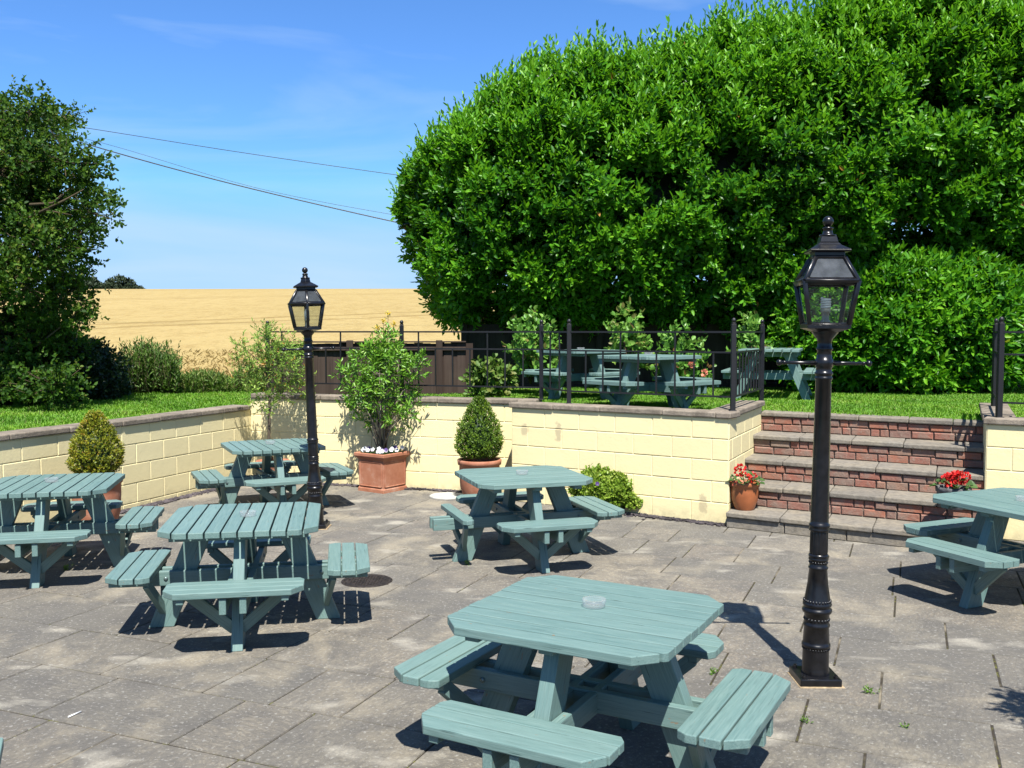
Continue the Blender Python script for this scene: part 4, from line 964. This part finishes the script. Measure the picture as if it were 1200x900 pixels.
# pansies round it
def petals(c, n_dir, r, k=5):
    n_dir = n_dir.normalized(); u = n_dir.orthogonal().normalized(); v = n_dir.cross(u); P = []; D = []
    for i in range(k):
        a = 2*PI*i/k; P.append(c[:]); D.append((u*math.cos(a)+v*math.sin(a)+n_dir*.25)[:])
    return np.array(P), np.array(D), np.tile(np.array(n_dir[:]), (k, 1)), np.full(k, r), np.full(k, r*1.05), np.clip(rng.normal(.5, .3, k), 0, 1)
def pansy(x, y, z, mat, label, group):
    t = thing('pansy', label, 'flower', (x, y, z), 0, group); inv = Matrix.Translation((-x, -y, -z)); n = 7
    O = np.c_[np.full(n, x)+rng.normal(0, .02, n), np.full(n, y)+rng.normal(0, .02, n), np.full(n, z)]; A = np.c_[rng.normal(0, .5, (n, 2)), np.ones(n)]
    leaves('foliage', sprigs(O, A, 4, .04, .04, .018, 1.0, .4), M['geraniumleaf'], t).matrix_parent_inverse = inv
    leaves('flower', petals(Vector((x+rng.normal(0, .01), y-.015, z+.075+rng.uniform(-.015, .02))), Vector((rng.normal(0, .3), -1, .6)), .031), M[mat], t, fold=.02, curl=.05).matrix_parent_inverse = inv
Rp = Matrix.Rotation(pa, 4, 'Z')
for i in range(19):
    e = i/18; side = (-.18+.36*((i*2) % 19)/18); fr = -.17+.06*(i % 3) if i % 2 else -.14
    q = Rp @ (Vector((side, fr, 0)) if i < 11 else Vector((.17-.05*(i % 2), -.16+.34*(i-11)/7, 0)))
    wh = i % 5 != 2
    pansy(PLc.x+q.x, PLc.y+q.y, .445, 'whitepetal' if wh else 'purple', 'white pansy flowering at the foot of the shrub in the planter' if wh else 'dark purple pansy flowering in the planter', 'white pansies in the planter' if wh else 'purple pansies in the planter')

# olive tree in pot in the corner
def olive():
    base = Vector((-3.06, 12.25, 0)); p = thing('terracotta_pot', 'round terracotta pot in the corner glimpsed under the far table', 'pot', base); round_pot(p, .36, .20, 'terracotta')
    t = thing('olive_tree', 'slender olive tree with sparse yellowing foliage in the back corner', 'tree', base+Vector((0, 0, .32))); inv = Matrix.Translation(-(base+Vector((0, 0, .32))))
    S = MB(); y = base.y; tr = [base+Vector((0, 0, .3)), at(315, 520, y), at(316, 470, y), at(313, 440, y), at(316, 405, y)]; S.tube(tr, [.022, .02, .017, .012, .006], 8)
    cl = [(315, 400, .20), (300, 420, .2), (333, 425, .2), (345, 442, .16), (290, 440, .13), (318, 440, .26), (330, 462, .18), (302, 458, .18), (322, 420, .2), (283, 405, .08), (350, 415, .10), (309, 390, .10), (340, 405, .1), (278, 425, .07), (352, 455, .10), (310, 476, .1)]
    O = []; A = []
    for px, py, r in cl:
        c = at(px, py, y+rng.uniform(-.2, .12)); h = tr[3]+(tr[4]-tr[3])*rng.random()*.6; S.tube([h, (h+c)/2+Vector((0, 0, -.03)), c], [.007, .005, .002], 5)
        for k in range(int(34*(r/.2)**1.5)+8):
            u = Vector(nrm(rng.normal(size=3))); q = c+u*r*rng.uniform(.1, 1.1); d = (u+Vector((0, 0, .6))+Vector(rng.normal(0, .4, 3))).normalized(); O.append(q[:]); A.append(d[:]); S.tube([q, q+d*.11], [.0012, .0008], 3)
    leaves('foliage', sprigs(np.array(O), np.array(A), 8, .12, .055, .015, .9, .5, .3, np.clip(.45+rng.normal(0, .12, len(O)), 0, .84), .14), M['olive'], t, odd=.06).matrix_parent_inverse = inv
    S.build('trunk', M['bark'], t).matrix_parent_inverse = inv
olive()
# trailing plant by the near wall
q = gp(716, 606)
mound('trailing_plant', 'mound of variegated yellow green trailing plant against the wall', 'plant', (q.x+.03, q.y+.28, .17), (.37, .28, .23), 1900, 6, .07, .042, .032, 'ivy', .5, .42, .45, -.35, 0, .7, 4, .3, 3, flat=.65)
t = thing('weed', 'tall thin weed with a purple flower rising above the trailing plant', 'weed', (at(695, 600, 10.3).x, 10.35, .1)); inv = Matrix.Translation(-t.location)
S = MB(); b0 = Vector((t.location[0], 10.35, .1)); tp = at(693, 548, 10.35); S.tube([b0, (b0+tp)/2+Vector((.02, 0, 0)), tp], [.004, .003, .002], 4); S.build('stem', M['weedleaf'], t).matrix_parent_inverse = inv
O = np.array([(b0+(tp-b0)*f)[:] for f in (.6, .72, .84, .95)]); leaves('foliage', sprigs(O, np.tile([0, 0, 1.], (4, 1)), 4, .06, .04, .016, 1.0), M['ivy'], t).matrix_parent_inverse = inv
leaves('flower', petals(at(700, 567, 10.28), Vector((0, -1, .4)), .025), M['purple'], t).matrix_parent_inverse = inv

# geraniums
def geranium(plabel, glabel, loc, H, R, mat, heads, nl=24):
    t = thing('flower_pot', plabel, 'pot', loc); round_pot(t, H, R, mat, .045, 1.02)
    b0 = Vector(loc)+Vector((0, 0, H-.04)); g = thing('geranium', glabel, 'flower', b0); inv = Matrix.Translation(-b0); S = MB(); hd = []
    for hx, hy, hz, r in heads:
        c = Vector(loc)+Vector((hx, hy, hz)); S.tube([b0, (b0+c)/2+Vector((0, 0, .02)), c], [.006, .005, .004], 5)
        n = int(60*(r/.06)**2); u = nrm(rng.normal(size=(n, 3))); P = np.array(c[:])+u*r*.75; hd.append((P, nrm(u+rng.normal(0, .5, u.shape)), u, np.full(n, r*.5), np.full(n, r*.48), rng.random(n)))
    n = nl; u = nrm(np.c_[rng.normal(0, 1, (n, 2)), np.abs(rng.normal(.4, .4, n))]); P = np.array(b0[:])+u*np.array([R*1.0, R*1.0, .08])+[0, 0, .03]; D = nrm(u*[1, 1, .2])
    leaves('foliage', (P, D, np.tile([0, -.3, 1.], (n, 1))+rng.normal(0, .3, (n, 3)), rng.uniform(.05, .08, n), rng.uniform(.06, .09, n), rng.random(n)), M['geraniumleaf'], g).matrix_parent_inverse = inv
    [setattr(leaves('flower_head', h_, M['red'], g, fold=.05), 'matrix_parent_inverse', inv) for h_ in hd]; S.build('stem', M['weedleaf'], g).matrix_parent_inverse = inv
gq = gp(873, 598, .16)
geranium('round glossy terracotta pot on the lowest step by the wall corner', 'red geranium with two heads in the pot on the left of the steps', (gq.x+.01, gq.y+.06, .161), .29, .145, 'glazed', [(-.055, -.03, .41, .062), (.06, -.04, .345, .052), (-.11, -.06, .26, .03)])
gq = gp(1120, 598, .38)
geranium('grey mottled pot on the step behind the right hand table', 'red geranium behind the table at the right of the steps', (gq.x+.02, gq.y+.10, .381), .20, .145, 'greypot', [(-.06, -.02, .265, .06), (.02, -.03, .29, .065), (.09, 0, .285, .06), (-.01, .05, .27, .06)])

# roses and climbers on the lawn
for a in [
 ('rose_bush', 'tall light green rose bush behind the left end of the front railing', 'bush', at(622, 412, 14.9), (.34, .28, .50), 150, 'roseleaf', .60),
 ('rose_bush', 'pale green climbing rose between the two lawn tables against the fence', 'bush', at(735, 398, 14.8), (.24, .24, .48), 90, 'roseleaf', .72),
 ('rose_bush', 'rose bush with two salmon pink blooms right of the lawn tables', 'bush', at(795, 425, 14.6), (.38, .28, .40), 95, 'roseleaf', .5),
 ('rose_bush', 'leggy rose bush behind the post where the railing turns to the steps', 'bush', at(880, 412, 14.6), (.18, .2, .42), 50, 'roseleaf', .55),
 ('dry_plant', 'small half dry plant at the foot of the fence behind the back railing', 'plant', at(574, 444, 14.3), (.20, .16, .17), 90, 'nettle', .7)]:
    c = Vector(a[3]); mound(a[0], a[1], a[2], c, a[4], a[5], 7, .18, .10, .075, a[6], a[7], .55, .5, -.9, .03, None, 2.2, .8, 6)
b = thing('rose_bloom', 'x', 'flower', (0, 0, 0)); bpy.data.objects.remove(b)
for px, py, lb in ((811, 427, 'salmon pink rose bloom, the higher of two beside the lawn table'), (825, 437, 'pale pink rose bloom, the lower of two beside the lawn table')):
    c = at(px, py, 14.0); n = 22; u = nrm(rng.normal(size=(n, 3)))
    o = leaves('rose', (np.array(c[:])+u*.02, u, u+rng.normal(0, .3, u.shape), np.full(n, .045), np.full(n, .05), rng.random(n)), M['pink'], None); tag(o, lb, 'flower', 'pink roses by the lawn tables')
# yellow flowered weed beyond the fence
t = thing('ragwort', 'yellow flowering weed showing above the low fence behind the shrub', 'weed', at(453, 440, 15.4)); inv = Matrix.Translation(-t.location); bb = Vector(t.location); S = MB(); fl = []; O = []
for px, py in ((449, 376), (455, 368), (462, 380), (442, 384)):
    c = at(px, py, 15.4); S.tube([bb, c], [.006, .003], 4); O += [(bb*(1-f)+c*f)[:] for f in (.6, .75, .9)]
    n = 30; P = np.array(c[:])+rng.normal(0, .018, (n, 3)); fl.append((P, rng.normal(size=(n, 3)), np.tile([0, -.3, 1.], (n, 1)), np.full(n, .03), np.full(n, .025), rng.random(n)))
[setattr(leaves('flower_head', f_, M['yellow'], t), 'matrix_parent_inverse', inv) for f_ in fl]; leaves('foliage', sprigs(np.array(O), np.tile([0, 0, 1.], (len(O), 1)), 4, .1, .06, .02, 1.), M['nettle'], t).matrix_parent_inverse = inv; S.build('stem', M['twig'], t).matrix_parent_inverse = inv

# weeds in the joints
for px, py, z, s, lb in ((1029, 563, .385, .12, 'green weed growing out of the brick steps'), (1020, 812, 0, .05, 'small weed in the paving joint right of the tall lamp post base'), (945, 846, 0, .04, 'tiny weed in the joint below the tall lamp post base'), (548, 662, 0, .045, 'small weed by the front foot of the table near the trailing plant'), (76, 668, 0, .06, 'small weed in the shade under the table at the left wall'), (835, 790, 0, .04, 'tiny weed in the joint left of the lamp post shadow'), (1060, 853, 0, .03, 'low weed in the joint at the lower right of the paving'), (1053, 631, 0, .04, 'tuft of weed at the foot of the steps')):
    q = gp(px, py, z); n = 7; t = thing('weed', lb, 'weed', q, 0, 'weeds in the paving'); inv = Matrix.Translation(-q)
    O = np.array(q[:])+np.c_[rng.normal(0, s*.3, (n, 2)), np.zeros(n)]; A = np.c_[rng.normal(0, .5, (n, 2)), np.ones(n)]
    leaves('foliage', sprigs(O, A, 5, s*.8, s*.45, s*.22, 1.0, .4, .3, np.full(n, .5), .25), M['weedleaf'], t).matrix_parent_inverse = inv

# covers
q = gp(430, 681)
t = thing('manhole_cover', 'round dark iron manhole cover set in the paving', 'manhole cover', (q.x, q.y, 0)); mb = MB(); mb.lathe([(-.01, .205), (.004, .205), (.007, .20), (.007, .18), (.005, .178)], 40, cap=False); mb.build('frame', M['iron'], t)
mb = MB(); mb.lathe([(-.01, .176), (.0055, .176), (.0065, .17)], 40)
for i in range(-6, 7):
    for j in range(-6, 7):
        if i*i+j*j < 38: mb.box((i*.024, j*.024, .0075), (.015, .007, .004) if (i+j) % 2 else (.007, .015, .004))
mb.build('lid', M['iron'], t)
q = gp(524, 582); mb = MB(); mb.lathe([(-.01, .215), (.014, .215), (.020, .205)], 40); o = mb.build('drain_cover', M['concrete']); o.location = (q.x, q.y, 0); tag(o, 'round white concrete drain cover near the back wall', 'drain cover')

# slate chips along the wall foot
def chips(A, B, w_, n, label):
    d = (B-A); L = d.length; d = d/L; nn = Vector((d.y, -d.x, 0)); mb = MB()
    for k in range(n):
        p = A+d*rng.uniform(0, L)+nn*abs(rng.normal(0, w_*.45)); s = rng.uniform(.012, .032); a = rng.uniform(0, PI)
        m = Matrix.Translation((p.x, p.y, rng.uniform(.003, .016))) @ Matrix.Rotation(a, 4, 'Z') @ Matrix.Rotation(rng.normal(0, .3), 4, 'X')
        mb.box((0, 0, 0), (s*1.4, s, s*.35), m)
    tag(mb.build('slate_chips', M['slate']), label, 'slate chips', kind='stuff')
chips(WA+E1*.9, WC, .11, 1100, 'purple slate chips along the foot of the projecting wall')
chips(LN+(BK-LN)*.55, BK, .13, 1900, 'purple slate chips along the foot of the left wall')
chips(BK, BE, .10, 1300, 'purple slate chips along the foot of the back wall')

a, b_ = gp(80, 841.5), gp(95, 835); mb = MB(); mb.tube([Vector((a.x, a.y, .006)), Vector((b_.x, b_.y, .006))], .0045, 8); tag(mb.build('paper_stick', M['white']), 'little white stick lying in a paving joint at the lower left', 'stick')

# a potted tree just outside the right edge: its leaves throw the dappled shadow on the paving
for px, py, z, r, n, lb in ((1252, 838, 1.9, .22, 240, 'small potted bay tree just beyond the right edge, near the front'),):
    q = gp(px, py); c = (q.x+.065*z, q.y-.60*z, z); p = thing('terracotta_pot', 'pot of the '+lb, 'pot', (c[0], c[1], 0)); round_pot(p, .4, .22, 'terracotta')
    t = mound('bay_tree', lb, 'tree', c, (r, r, r*1.1), n, 6, .14, .075, .03, 'boxleaf', .5, .4, .4, -1, 0, None, 2.5, .7, 5)
    S = MB(); S.tube([(0, 0, .34-t.location[2]), (.01, 0, (z-.34)*.5+.34-t.location[2]), (0, 0, .1)], [.025, .022, .015], 8); S.build('trunk', M['bark'], t)
